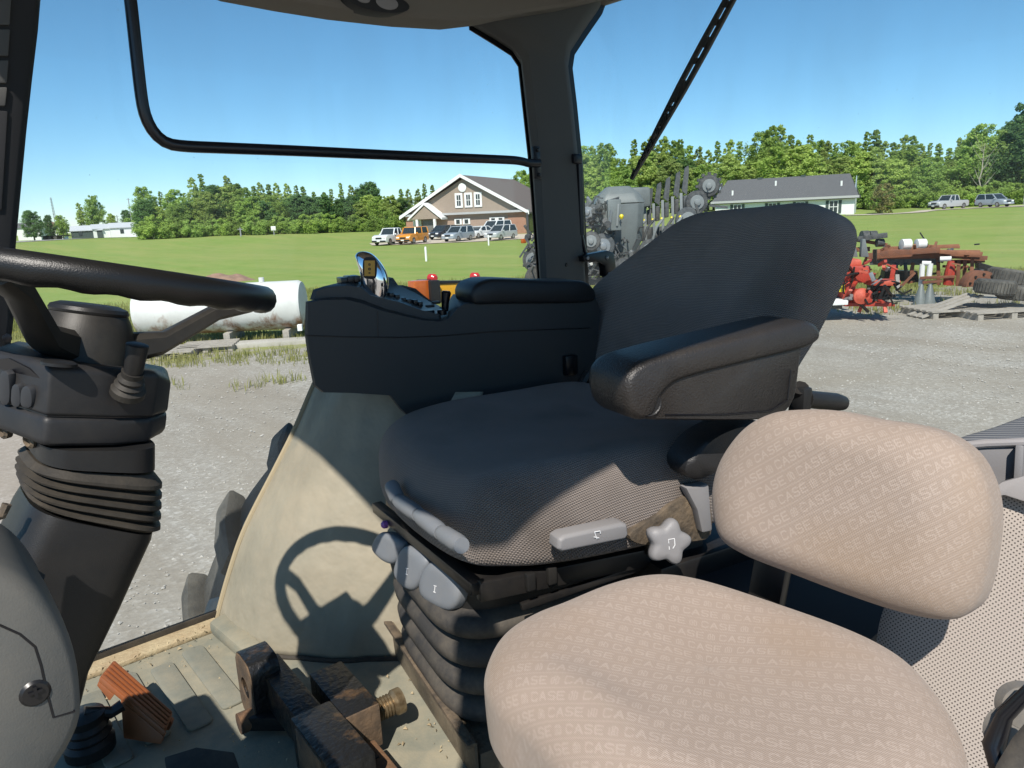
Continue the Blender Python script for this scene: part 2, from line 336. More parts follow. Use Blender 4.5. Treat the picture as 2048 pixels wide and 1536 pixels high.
def pillow(name, m, outline, o, ex, ey, en, height, thick, parent, n=96, rings=14, edge=.35, disp=None, printf=None, uvrot=0., smooth=60, back=.5, flat=False, taper=.95, box=2.):
    """a stuffed pad: closed 2D outline in the plane (o; ex, ey), bulging by height along en and thick behind it"""
    pts = np.array([(p[0], p[1]) for p in outline]); c = pts.mean(0)
    V = []; UV = []; F = []
    def ringpts(sc, h):
        q = c+(pts-c)*sc
        return [(x, y, h) for x, y in q]
    prof = []
    for i in range(rings+1):
        a = (i/rings)**1.45                                     # 0 rim .. 1 centre (front)
        sc = 1-a
        d = min((1-sc)/edge, 1.)                        # rounding of the rim
        prof.append((sc, height*max(0, 1-(1-d)**box)**(1/box)))
    ns = max(3, rings//12)
    backp = [(1.-.01*(k/ns)**2, -thick*.85*(k+1)/(ns+1)) for k in range(ns)]+[((1+taper)/2+.01, -thick*.85), (taper, -thick)]
    loops = [ringpts(sc, h) for sc, h in backp[::-1]]+[ringpts(sc, h) for sc, h in prof[:-1]]
    nb = len(backp)
    allp = [p for l in loops for p in l]+[(c[0], c[1], prof[-1][1])]
    A = np.array(allp)
    if disp is not None:
        A[:, 2] += disp(A[:, 0], A[:, 1])*np.clip((A[:, 2]+thick)/(thick+height), 0, 1)
    X = np.outer(A[:, 0], ex)+np.outer(A[:, 1], ey)+np.outer(A[:, 2], en)+np.array(o)
    k = len(loops)
    for r_ in range(k-1):
        for i in range(n):
            j = (i+1) % n; F.append((r_*n+i, r_*n+j, (r_+1)*n+j, (r_+1)*n+i))
    last = (k-1)*n; ci = k*n
    for i in range(n): F.append((last+i, last+(i+1) % n, ci))
    F.append(tuple(range(n))[::-1])
    off = OFF.get(parent.name, Vector((0, 0, 0))) if parent else Vector((0, 0, 0))
    me = bpy.data.meshes.new(name); me.from_pydata((X-np.array(off)).tolist(), [], F)
    # cloth coordinates: plane coordinates stretched outwards over the rim
    ext = np.zeros(len(A)); rr = A[:, :2]-c; rl = np.linalg.norm(rr, axis=1)+1e-9
    hdrop = np.clip(height-A[:, 2], 0, None)
    uvp = A[:, :2]+rr/rl[:, None]*(hdrop*.8)[:, None]
    cs, sn = math.cos(uvrot), math.sin(uvrot)
    uvp = np.stack([uvp[:, 0]*cs+uvp[:, 1]*sn, -uvp[:, 0]*sn+uvp[:, 1]*cs], 1)
    uvl = me.uv_layers.new(name='UVMap'); vi = np.zeros(len(me.loops), dtype=np.int32); me.loops.foreach_get('vertex_index', vi)
    uvl.data.foreach_set('uv', uvp[vi].astype(np.float32).ravel())
    rim = me.attributes.new('rim', 'FLOAT', 'POINT'); rim.data.foreach_set('value', np.clip(hdrop/(height+thick*.4), 0, 1).astype(np.float32))
    if printf is not None:
        at = me.attributes.new('print', 'FLOAT', 'POINT'); at.data.foreach_set('value', printf(uvp[:, 0], uvp[:, 1]).astype(np.float32))
    bm = bmesh.new(); bm.from_mesh(me); bmesh.ops.recalc_face_normals(bm, faces=bm.faces); bm.to_mesh(me); bm.free()
    return link(name, me, m, parent, off, smooth)

# woven lettering: CASE + the double-letter emblem, repeated in rows
def seg_mask(x, y, segs, hw):
    d = np.full(x.shape, 9.)
    for (ax, ay, bx, by) in segs:
        vx, vy = bx-ax, by-ay; t = np.clip(((x-ax)*vx+(y-ay)*vy)/(vx*vx+vy*vy+1e-12), 0, 1)
        d = np.minimum(d, np.hypot(x-ax-t*vx, y-ay-t*vy))
    return d < hw
GL = {'C': [(1, .85, .8, 1), (.8, 1, .2, 1), (.2, 1, 0, .75), (0, .75, 0, .25), (0, .25, .2, 0), (.2, 0, .8, 0), (.8, 0, 1, .15)],
      'A': [(0, 0, .5, 1), (.5, 1, 1, 0), (.2, .33, .8, .33)],
      'S': [(1, .9, .75, 1), (.75, 1, .15, 1), (.15, 1, 0, .75), (0, .75, .15, .53), (.15, .53, .85, .47), (.85, .47, 1, .25), (1, .25, .85, 0), (.85, 0, .25, 0), (.25, 0, 0, .1)],
      'E': [(0, 0, 0, 1), (0, 1, 1, 1), (0, .5, .85, .5), (0, 0, 1, 0)],
      '#': [(.0, 0, .0, .75), (.35, 0, .35, 1), (.65, 0, .65, 1), (1, 0, 1, .75), (.35, .45, .65, .45), (0, .75, .35, .95), (1, .75, .65, .95), (0, 0, .35, 0), (.65, 0, 1, 0)]}
def case_print(pitch=.0212, h=.0102, wl=.0082, gap=.0036, hw=.00105):
    word = 'CASE#'; adv = wl+gap; total = adv*len(word)+.006
    def f(x, y):
        row = np.floor(y/pitch); yy = y-row*pitch; xx = np.mod(x+row*total*.37, total)
        m = np.zeros(x.shape, bool)
        for i, ch in enumerate(word):
            lx = xx-i*adv-(.003 if ch == '#' else 0); sel = (lx > -.003) & (lx < wl+.003)
            sg = [(a*wl, b*h+.0022, c*wl, d*h+.0022) for a, b, c, d in GL[ch]]
            r_ = np.zeros(x.shape, bool); r_[sel] = seg_mask(lx[sel], yy[sel], sg, hw if ch != '#' else hw*.62); m |= r_
        line = (yy > pitch-.0042) & (yy < pitch-.0022)
        return m*1.0+line*.55
    return f

# ================================================================== the land
G0 = -2.55
CTRL = [(820, 488, 90), (1000, 481, 90), (846, 523, 52), (975, 491, 73), (300, 477, 150), (470, 468, 150), (700, 463, 150), (235, 476, 185), (100, 480, 170),
        (850, 477, 108), (1060, 466, 104), (1700, 425, 115), (1440, 432, 112), (1893, 418, 128), (1985, 413, 130), (1900, 409, 150), (1500, 416, 150), (1200, 430, 140), (1760, 428, 112), (2048, 405, 145), (0, 483, 180)]
CP = [atd(*c) for c in CTRL]
CP += [V3(300*math.cos(a), 300*math.sin(a), -1.6) for a in (R(10), R(30), R(50), R(70), R(90))]
CP += [V3(120*math.cos(a), 120*math.sin(a), -2.5) for a in (R(-60), R(-120), R(180), R(140))]
CPA = np.array([tuple(p) for p in CP])
def gz_arr(x, y):
    x = np.asarray(x, float); y = np.asarray(y, float)
    d2 = (x[..., None]-CPA[:, 0])**2+(y[..., None]-CPA[:, 1])**2+9.
    w_ = d2**-1.5; z = (w_*CPA[:, 2]).sum(-1)/w_.sum(-1)
    D = np.hypot(x, y); t = np.clip((D-26)/22, 0, 1); t = t*t*(3-2*t)
    z = G0*(1-t)+z*t
    far = np.clip((D-260)/200, 0, 1)
    return z*(1-far)+(-1.6)*far
def gz(x, y): return float(gz_arr(x, y))
def gp(px, D):                                   # the ground point seen in column px at distance D
    d = ray(px, 440); k = D/math.hypot(d[0], d[1]); x, y = d[0]*k, d[1]*k
    return V3(x, y, gz(x, y))

def ground_mat():
    m = bpy.data.materials.new('ground'); m.use_nodes = True; MAT['ground'] = m
    t = m.node_tree; N = t.nodes; L = t.links; b = N['Principled BSDF']; b.inputs['Roughness'].default_value = .95; b.inputs['Specular IOR Level'].default_value = .1
    tc = N.new('ShaderNodeTexCoord'); co = tc.outputs['Object']
    def noi(s, d=5, r=.6, vec=None):
        n = N.new('ShaderNodeTexNoise'); n.inputs['Scale'].default_value = s; n.inputs['Detail'].default_value = d; n.inputs['Roughness'].default_value = r; L.new(vec or co, n.inputs['Vector']); return n.outputs['Fac']
    def ramp(f, *st):
        r = N.new('ShaderNodeValToRGB'); e = r.color_ramp.elements
        while len(e) < len(st): e.new(.5)
        for q, (p, c) in zip(e, st): q.position = p; q.color = (*c, 1)
        L.new(f, r.inputs[0]); return r.outputs[0]
    def mix(f, a, c, mode='MIX'):
        x = N.new('ShaderNodeMix'); x.data_type = 'RGBA'; x.blend_type = mode
        for s_, q in (('Factor', f), ('A', a), ('B', c)):
            if isinstance(q, (int, float)): x.inputs[s_].default_value = q
            elif isinstance(q, tuple): x.inputs[s_].default_value = (*q, 1)
            else: L.new(q, x.inputs[s_])
        return x.outputs['Result']
    def mth(op, a, c):
        x = N.new('ShaderNodeMath'); x.operation = op
        for i, q in enumerate((a, c)):
            if isinstance(q, (int, float)): x.inputs[i].default_value = q
            else: L.new(q, x.inputs[i])
        return x.outputs[0]
    # lawn
    big = noi(.045, 4); mid = noi(.6, 6); fine = noi(9, 5, .7)
    lawn = ramp(mid, (.3, (.19, .28, .06)), (.5, (.235, .33, .08)), (.72, (.29, .36, .105)))
    lawn = mix(ramp(big, (.4, (0, 0, 0)), (.65, (.5, .5, .5))), lawn, (.3, .34, .12))
    lawn = mix(ramp(fine, (.35, (0, 0, 0)), (.6, (.45, .45, .45))), lawn, (.16, .225, .05))
    mpl = N.new('ShaderNodeMapping'); mpl.inputs['Rotation'].default_value = (0, 0, R(52)); mpl.inputs['Scale'].default_value = (.35, .045, 1); L.new(co, mpl.inputs[0])
    lawn = mix(ramp(noi(1., 6, .7, mpl.outputs[0]), (.42, (0, 0, 0)), (.68, (.7, .7, .7))), lawn, (.33, .33, .11))
    lawn = mix(ramp(noi(.9, 8, .8), (.58, (0, 0, 0)), (.75, (.5, .5, .5))), lawn, (.12, .2, .04))
    # gravel
    vo = N.new('ShaderNodeTexVoronoi'); vo.inputs['Scale'].default_value = 32; L.new(co, vo.inputs['Vector'])
    vo2 = N.new('ShaderNodeTexVoronoi'); vo2.inputs['Scale'].default_value = 14; L.new(co, vo2.inputs['Vector'])
    sepc = N.new('ShaderNodeSeparateColor'); L.new(vo.outputs['Color'], sepc.inputs[0])
    grav = ramp(sepc.outputs[0], (0., (.3, .275, .24)), (.45, (.35, .325, .285)), (.8, (.39, .365, .325)), (1., (.5, .475, .43)))
    grav = mix(ramp(noi(.35, 6), (.38, (0, 0, 0)), (.7, (.75, .75, .75))), grav, (.3, .26, .205))
    grav = mix(ramp(noi(1.7, 8, .75), (.52, (0, 0, 0)), (.72, (.55, .55, .55))), grav, (.2, .18, .15))
    mpg = N.new('ShaderNodeMapping'); mpg.inputs['Rotation'].default_value = (0, 0, R(38)); mpg.inputs['Scale'].default_value = (.9, .12, 1); L.new(co, mpg.inputs[0])
    grav = mix(ramp(noi(1., 6, .65, mpg.outputs[0]), (.45, (0, 0, 0)), (.66, (.7, .7, .7))), grav, (.27, .235, .19))
    # where the yard ends (attribute: metres from the gravel edge, + is lawn)
    at = N.new('ShaderNodeAttribute'); at.attribute_name = 'lawn'
    edge = mth('ADD', at.outputs['Fac'], mth('ADD', mth('MULTIPLY', mth('SUBTRACT', noi(.55, 6, .7), .5), 9.), mth('MULTIPLY', mth('SUBTRACT', noi(3., 6, .8), .5), 4.5)))
    f = ramp(mth('ADD', mth('MULTIPLY', edge, .5), .5), (.3, (0, 0, 0)), (.75, (1, 1, 1)))
    weedy = mix(.6, lawn, (.27, .24, .11))
    aw = N.new('ShaderNodeAttribute'); aw.attribute_name = 'lawn'
    wf = ramp(mth('MULTIPLY', aw.outputs['Fac'], .1), (.1, (1, 1, 1)), (.6, (0, 0, 0)))
    lawn2 = mix(wf, lawn, weedy)
    L.new(mix(f, grav, lawn2), b.inputs['Base Color'])
    h = mth('ADD', mth('MULTIPLY', vo.outputs['Distance'], .5), mth('ADD', mth('MULTIPLY', vo2.outputs['Distance'], .8), mth('MULTIPLY', fine, .25)))
    bp = N.new('ShaderNodeBump'); bp.inputs['Strength'].default_value = .3; bp.inputs['Distance'].default_value = .014; L.new(h, bp.inputs['Height']); L.new(bp.outputs[0], b.inputs['Normal'])
ground_mat()
# the lawn begins beyond a line through these ground points
EDGE = [atz(x, y, G0) for x, y in ((-2600, 700), (-600, 690), (0, 690), (350, 705), (620, 700), (1000, 640), (1400, 610), (1760, 588), (2048, 575), (2500, 560))]
def lawn_dist(x, y):
    x = np.asarray(x, float); y = np.asarray(y, float); best = np.full(x.shape, 1e9); sgn = np.ones(x.shape)
    for a, b in zip(EDGE, EDGE[1:]):
        vx, vy = b.x-a.x, b.y-a.y; t = np.clip(((x-a.x)*vx+(y-a.y)*vy)/(vx*vx+vy*vy), 0, 1)
        d = np.hypot(x-a.x-t*vx, y-a.y-t*vy); s_ = np.sign(vx*(y-a.y)-vy*(x-a.x)); k = d < best
        best = np.where(k, d, best); sgn = np.where(k, s_, sgn)
    return best*sgn
def make_ground():
    rad = [0.]+list(np.geomspace(1.2, 40, 60))+list(np.geomspace(42, 330, 60))+list(np.geomspace(360, 7000, 14)); na = 240
    ang = np.linspace(0, 2*math.pi, na, endpoint=False)
    X = np.concatenate([[0.]]+[r_*np.cos(ang) for r_ in rad[1:]]); Y = np.concatenate([[0.]]+[r_*np.sin(ang) for r_ in rad[1:]])
    Z = gz_arr(X, Y); D = np.hypot(X, Y)
    for i in range(len(X)):
        if D[i] < 60: Z[i] += .03*noise.noise(V3(X[i]*.4, Y[i]*.4, 0))
    F = [(0, 1+i, 1+(i+1) % na) for i in range(na)]
    for r_ in range(len(rad)-2):
        a = 1+r_*na; b_ = a+na
        F += [(a+i, b_+i, b_+(i+1) % na, a+(i+1) % na) for i in range(na)]
    me = bpy.data.meshes.new('ground'); me.from_pydata(np.stack([X, Y, Z], 1).tolist(), [], F)
    at = me.attributes.new('lawn', 'FLOAT', 'POINT'); at.data.foreach_set('value', np.clip(lawn_dist(X, Y), -60, 60).astype(np.float32))
    o = link('ground', me, 'ground', smooth=180); tag(o, kind='structure'); return o
make_ground()
sgn_chk = lawn_dist(np.array([0.]), np.array([5.]))[0]
if sgn_chk > 0: print('LAWN SIGN WRONG')

mat('road_grey', (.33, .32, .3), .9, col2=(.42, .4, .37), scale=1.5, bump=.3, bscale=30)
mat('lot_tan', (.5, .42, .33), .9, col2=(.58, .5, .4), scale=.6, bump=.3, bscale=30)
def sheet(name, pts, m, dz=.05):                         # a draped paved area between two edge lines
    a, b = pts; n = 14; A = catmull(a, 40, False); B = catmull(b, 40, False); vs = []; fs = []
    for p, q in zip(A, B):
        for k in range(n):
            r_ = p.lerp(q, k/(n-1)); vs.append(V3(r_.x, r_.y, gz(r_.x, r_.y)+dz))
    for i in range(39):
        for k in range(n-1): fs.append((i*n+k, (i+1)*n+k, (i+1)*n+k+1, i*n+k+1))
    o = MB().add(vs, fs).build(name, m, smooth=180); return tag(o, kind='structure')
sheet('road', ([gp(x, d) for x, d in ((-300, 150), (60, 160), (180, 168), (290, 176), (420, 200))], [gp(x, d) for x, d in ((-300, 158), (60, 170), (180, 180), (290, 188), (420, 212))]), 'road_grey', .06)
sheet('parking_lot', ([gp(x, d) for x, d in ((740, 90), (820, 87), (900, 87.5), (980, 88.5), (1090, 92))], [gp(x, d) for x, d in ((735, 97), (820, 104), (900, 106), (980, 102), (1090, 99))]), 'lot_tan', .06)
sheet('driveway', ([gp(x, d) for x, d in ((1690, 101), (1740, 100), (1800, 103), (1845, 108), (1875, 116), (1960, 120), (2100, 121))], [gp(x, d) for x, d in ((1690, 106), (1730, 107), (1780, 109), (1815, 113), (1860, 121), (1960, 127), (2100, 129))]), 'lot_tan', .06)

# ------------------------------------------------------------------ stones and weeds on the yard (nobody could count them)
mat('stone', (.3, .275, .24), .9, col2=(.48, .45, .41), scale=3.5, coords='Object', bump=.3, bscale=60)
def stones(n):
    vs = []; fs = []; k = 0
    base = [V3(*p) for p in ((1, 0, 0), (-1, 0, 0), (0, 1, 0), (0, -1, 0), (0, 0, 1), (0, 0, -.3))]
    fb = [(0, 2, 4), (2, 1, 4), (1, 3, 4), (3, 0, 4), (2, 0, 5), (1, 2, 5), (3, 1, 5), (0, 3, 5)]
    while k < n:
        D = 3.5+14*random.random()**.8; px = random.uniform(-50, 2120); p = gp(px, D)
        if lawn_dist(np.array([p.x]), np.array([p.y]))[0] > 1.: continue
        s_ = random.choice((.007, .009, .011, .014, .02)); e = Matrix.Rotation(random.random()*6, 3, 'Z')
        o = len(vs)
        for q in base: vs.append(p+e@V3(q.x*s_*random.uniform(.7, 1.3), q.y*s_*random.uniform(.6, 1.1), q.z*s_*random.uniform(.5, .9))+V3(0, 0, .004))
        fs += [tuple(i+o for i in f) for f in fb]; k += 1
    me = bpy.data.meshes.new('gravel_stones'); me.from_pydata([tuple(v) for v in vs], [], fs)
    o = link('gravel_stones', me, 'stone', smooth=0); tag(o, 'loose pale gravel stones strewn over the yard', 'gravel', kind='stuff')
stones(9000)
def leaf_mat(name, c1, c2, c3, trans=.4):
    m = bpy.data.materials.new(name); m.use_nodes = True; MAT[name] = m
    t = m.node_tree; N = t.nodes; L = t.links; b = N['Principled BSDF']; out = N['Material Output']
    b.inputs['Roughness'].default_value = .6; b.inputs['Specular IOR Level'].default_value = .2
    oi = N.new('ShaderNodeObjectInfo'); tc = N.new('ShaderNodeTexCoord')
    n = N.new('ShaderNodeTexNoise'); n.inputs['Scale'].default_value = .55; n.inputs['Detail'].default_value = 6; n.inputs['Roughness'].default_value = .75; L.new(tc.outputs['Object'], n.inputs['Vector'])
    r = N.new('ShaderNodeValToRGB'); r.color_ramp.elements[0].position = .3; r.color_ramp.elements[1].position = .7
    r.color_ramp.elements[0].color = (*c1, 1); r.color_ramp.elements[1].color = (*c2, 1); L.new(n.outputs['Fac'], r.inputs[0])
    mx = N.new('ShaderNodeMix'); mx.data_type = 'RGBA'; ml = N.new('ShaderNodeMath'); ml.operation = 'MULTIPLY'; ml.inputs[1].default_value = .75
    L.new(oi.outputs['Random'], ml.inputs[0]); L.new(ml.outputs[0], mx.inputs['Factor']); L.new(r.outputs[0], mx.inputs['A']); mx.inputs['B'].default_value = (*c3, 1)
    hv = N.new('ShaderNodeHueSaturation'); mr = N.new('ShaderNodeMapRange'); mr.inputs[3].default_value = .72; mr.inputs[4].default_value = 1.2
    fm = N.new('ShaderNodeMath'); fm.operation = 'FRACT'; fk = N.new('ShaderNodeMath'); fk.operation = 'MULTIPLY'; fk.inputs[1].default_value = 7.31; L.new(oi.outputs['Random'], fk.inputs[0]); L.new(fk.outputs[0], fm.inputs[0]); L.new(fm.outputs[0], mr.inputs[0]); L.new(mr.outputs[0], hv.inputs['Value']); L.new(mx.outputs['Result'], hv.inputs['Color'])
    L.new(hv.outputs[0], b.inputs['Base Color'])
    tl = N.new('ShaderNodeBsdfTranslucent'); L.new(hv.outputs[0], tl.inputs[0])
    ms = N.new('ShaderNodeMixShader'); ms.inputs[0].default_value = trans; L.new(b.outputs[0], ms.inputs[1]); L.new(tl.outputs[0], ms.inputs[2]); L.new(ms.outputs[0], out.inputs[0])
leaf_mat('leaf_green', (.25, .37, .07), (.42, .55, .12), (.32, .46, .13))
leaf_mat('leaf_light', (.34, .46, .1), (.5, .6, .16), (.4, .5, .16))
leaf_mat('leaf_dark', (.08, .17, .045), (.18, .3, .08), (.14, .25, .09))
leaf_mat('leaf_brown', (.2, .18, .06), (.34, .3, .11), (.22, .23, .08))
leaf_mat('weed', (.2, .23, .05), (.38, .36, .13), (.3, .28, .12))
leaf_mat('weed_flower', (.5, .4, .02), (.6, .5, .05), (.5, .42, .03))
mat('bark', (.11, .085, .06), .9, col2=(.2, .17, .13), scale=4, bump=.5, bscale=12)
mat('bark_pale', (.38, .34, .28), .9)
def grass_stuff(name, label, spots, m, hmin, hmax, per):
    vs = []; fs = []
    for (p, sc) in spots:
        for _ in range(per):
            a = random.random()*6.28; q = p+V3(random.gauss(0, .09)*sc, random.gauss(0, .09)*sc, 0); h = random.uniform(hmin, hmax)*sc
            d = V3(math.cos(a), math.sin(a), 0); wd = d.cross(V3(0, 0, 1))*.008*sc; tip = q+d*h*random.uniform(.1, .6)+V3(0, 0, h)
            md = q+d*h*.12+V3(0, 0, h*.55); o = len(vs)
            vs += [q-wd, q+wd, md+wd*.8, md-wd*.8, tip]; fs += [(o, o+1, o+2, o+3), (o+3, o+2, o+4)]
    me = bpy.data.meshes.new(name); me.from_pydata([tuple(v) for v in vs], [], fs)
    o = link(name, me, m, smooth=0); tag(o, label, 'weeds', kind='stuff')
sp = []; fl = []
while len(sp) < 8000:
    px = random.uniform(-60, 2120); D = random.uniform(8.5, 30); p = gp(px, D); l = lawn_dist(np.array([p.x]), np.array([p.y]))[0]
    pr = 0. if l < -3.5 else (.3 if l < -1.2 else (.6 if l < 1 else (.9 if l < 5 else .5)))
    cl = noise.noise(V3(p.x*.6, p.y*.6, 3.))
    if l < 1 and cl < -.02: continue
    if random.random() < pr:
        sp.append((p, random.uniform(.6, 1.2)))
        if l > -1 and random.random() < .02: fl.append((p+V3(0, 0, .12), .5))
grass_stuff('weeds', 'rough weeds and grass tufts along the gravel edge', sp, 'weed', .07, .2, 9)
grass_stuff('wildflowers', 'scattered yellow wildflowers in the weeds', fl, 'weed_flower', .04, .1, 8)

# ------------------------------------------------------------------ trees
def crown_mesh(name, h, rad, base, lobes, per, leaf, seed, shape='round'):
    rg = np.random.default_rng(seed); vs = []; fs = []
    cs = []
    for i in range(lobes):
        t = rg.random(); z = base+(h-base)*t
        if shape == 'round': rr = rad*math.sqrt(max(.04, 1-((t-.42)/.62)**2))
        elif shape == 'tall': rr = rad*(.35+.65*math.sin(math.pi*min(1, .18+t*.8)))*(1-.35*t)
        else: rr = rad*(1-.82*t)**.8
        a = rg.random()*6.283; q = rr*math.sqrt(rg.random())*.85
        cs.append((q*math.cos(a), q*math.sin(a), z, (.1+.16*rg.random()**1.5)*(rr*.8+rad*.2)*1.2))
    P = []; DD = []
    for (x, y, z, r_) in cs:
        d = rg.normal(size=(per, 3)); d /= np.linalg.norm(d, axis=1)[:, None]
        d[:, 2] *= .8; DD.append(d)
        P.append(np.array([x, y, z])+d*r_*(rg.random((per, 1))**.6*1.25+.05))
    P = np.concatenate(P); DD = np.concatenate(DD); ok = P[:, 2] > base*.5; P = P[ok]; DD = DD[ok]; n = len(P)
    nn = DD*.6+np.array([0, 0, .5])+rg.normal(size=(n, 3))*.5; a = np.cross(nn, rg.normal(size=(n, 3))); a /= np.linalg.norm(a, axis=1)[:, None]
    b = np.cross(nn, a); b /= np.linalg.norm(b, axis=1)[:, None]
    s_ = leaf*rg.uniform(.5, 1.25, (n, 1)); 
    Q = np.stack([P-a*s_, P+b*s_*.62, P+a*s_, P-b*s_*.62], 1).reshape(-1, 3)
    me = bpy.data.meshes.new(name); me.from_pydata(Q.tolist(), [], [(4*i, 4*i+1, 4*i+2, 4*i+3) for i in range(n)])
    return me
def trunk_mesh(name, h, r_, seed, limbs=9):
    rg = random.Random(seed); mb = MB(); top = h*.86
    path = [V3(0, 0, -.3)]+[V3(rg.uniform(-.12, .12)*k*.3, rg.uniform(-.12, .12)*k*.3, top*k/6) for k in range(1, 7)]
    mb.tube(path, [r_*(1.25-.17*k) for k in range(7)], 8)
    for _ in range(limbs):
        t = rg.uniform(.25, .85); p = path[1+int(t*5)]; a = rg.random()*6.28; l = h*.28*(1.15-t)
        e = p+V3(math.cos(a)*l, math.sin(a)*l, l*.9); md = p.lerp(e, .5)+V3(0, 0, -.08*l)
        mb.tube([p, md, e], [r_*.45*(1.1-t), r_*.3*(1.1-t), r_*.08], 6)
    me = bpy.data.meshes.new(name); me.from_pydata([tuple(v) for v in mb.v], [], mb.f); return me
TP = {}
for nm, h, rad, base, lobes, per, leaf, shape, m in (('oak', 10, 3.2, 1.6, 150, 115, .16, 'round', 'leaf_green'), ('poplar', 12, 1.9, 1.2, 150, 110, .14, 'tall', 'leaf_green'), ('maple', 10, 2.8, 1., 150, 115, .155, 'round', 'leaf_light'),
                                          ('ash', 12, 2.3, 1.5, 140, 105, .14, 'tall', 'leaf_light'), ('spire', 12, 1.7, 1., 130, 105, .135, 'cone', 'leaf_green'), ('dark', 10, 3., 1.3, 150, 115, .16, 'round', 'leaf_dark'), ('bush', 4, 2.6, .1, 60, 150, .14, 'round', 'leaf_green'), ('shrub', 4.2, 1.9, .25, 60, 70, .13, 'round', 'leaf_brown')):
    TP[nm] = (h, crown_mesh('crown', h, rad, base, lobes, per, leaf, len(nm)*17+int(h*10), shape), trunk_mesh('trunk', h, .2 if h > 5 else .07, len(nm)), m)
    TP[nm][1].materials.append(MAT[m]); TP[nm][2].materials.append(MAT['bark'])
def tree(kind, px, D, topy, label, name='tree', group=None, wide=1., bare=False):
    h, cm, tm, m = TP[kind]; p = gp(px, D); top = atd(px, topy, D); sc = max(.2, (top.z-p.z)/h)
    e = thing(name, label, 'bush' if kind in ('bush', 'shrub') else 'tree', p, group, random.random()*6.28)
    e.scale = (sc*wide, sc*wide, sc)
    for nm, me in (('trunk', tm), ('crown', cm)):
        o = bpy.data.objects.new(nm, me); C.objects.link(o); o.parent = e
    return e
TL = 'green tree in the wood behind the lawn left of the brown gabled house'
TR = 'green tree in the tall wood behind the lawn right of the cab pillar'
rt = random.Random(5)
def interp(tab, x):
    for (a, b), (c, d) in zip(tab, tab[1:]):
        if a <= x <= c: return b+(d-b)*(x-a)/(c-a)
    return tab[-1][1]
LTOP = [(280, 385), (300, 372), (340, 392), (400, 358), (480, 354), (530, 372), (590, 364), (650, 372), (700, 362), (740, 368), (790, 380), (830, 372), (870, 372), (920, 360), (960, 360), (1010, 350), (1075, 338)]
RTOP = [(1100, 330), (1160, 288), (1200, 292), (1240, 305), (1290, 275), (1340, 285), (1400, 295), (1450, 282), (1500, 292), (1556, 250), (1590, 268), (1640, 285), (1700, 268), (1760, 275), (1800, 268), (1850, 292), (1900, 288), (1955, 262), (1990, 280), (2030, 215), (2080, 205)]
x = 296
while x < 1075:
    kd = rt.choice(('poplar', 'ash', 'poplar', 'spire', 'oak', 'ash', 'spire'))
    if 728 < x < 750: kd = 'dark'
    D = rt.uniform(148, 160); tree(kd, x, D, interp(LTOP, x)+rt.uniform(-9, 16), TL if kd != 'dark' else 'dark round-topped tree standing out of the left wood near the white pickup', group='trees of the wood on the left'); x += rt.uniform(13, 21)
x = 292
while x < 1070:
    tree(rt.choice(('maple', 'oak', 'dark', 'maple')), x, rt.uniform(141, 147), interp(LTOP, x)+rt.uniform(14, 40), TL, group='trees of the wood on the left', wide=1.3); x += rt.uniform(15, 23)
x = 1150
while x < 2085:
    D = rt.uniform(148, 162); kd = rt.choice(('poplar', 'ash', 'poplar', 'ash', 'spire', 'oak', 'spire')); kd = 'dark' if x > 2005 else kd
    tree(kd, x, D, interp(RTOP, x)+rt.uniform(-12, 18), TR if kd != 'dark' else 'tall dark tree at the right edge of the right wood', group='trees of the wood on the right'); x += rt.uniform(15, 24)
x = 1140
while x < 2085:
    tree(rt.choice(('maple', 'oak', 'dark', 'ash')), x, rt.uniform(141, 147), interp(RTOP, x)+rt.uniform(20, 55), TR, group='trees of the wood on the right', wide=1.3); x += rt.uniform(17, 25)
x = 288
while x < 800:
    tree('bush', x, rt.uniform(136, 140), interp([(0, 446), (800, 432)], x)+rt.uniform(-10, 6), 'low leafy bush at the foot of the wood on the left', 'bush', 'bushes along the foot of the left wood', 1.1); x += rt.uniform(17, 27)
x = 1480
while x < 2085:
    if x > 1700 or x < 1490: tree('bush', x, rt.uniform(136, 140), interp([(1400, 386), (2100, 372)], x)+rt.uniform(-12, 6), 'low leafy bush at the foot of the wood on the right', 'bush', 'bushes along the foot of the right wood', 1.1)
    x += rt.uniform(17, 27)
tree('shrub', 1763, 111, 368, 'round brownish green shrub standing alone on the lawn beside the white house', 'shrub', wide=.95)
tree('dark', 62, 176, 421, 'dark broad tree beside the window post, left of the radio mast', 'tree', wide=1.15)
tree('dark', 96, 190, 430, 'small dark tree just left of the radio mast foot', 'tree', wide=.8)
tree('oak', 121, 196, 431, 'low round pale tree right of the radio mast foot', 'tree', wide=1.1)
tree('ash', 162, 200, 405, 'slim pale tree directly left of the tall tree over the sheds', 'tree', wide=1.)
tree('oak', 190, 200, 392, 'tall uneven tree rising over the row of sheds', 'tree', wide=.85)
tree('maple', 222, 210, 428, 'low tree behind the long shed roof', 'tree', wide=1.)
tree('dark', 255, 205, 420, 'dark round tree between the long shed and the wood', 'tree', wide=1.)
tree('bush', 278, 190, 428, 'pale leafy bush at the left corner of the wood', 'bush', wide=1.)
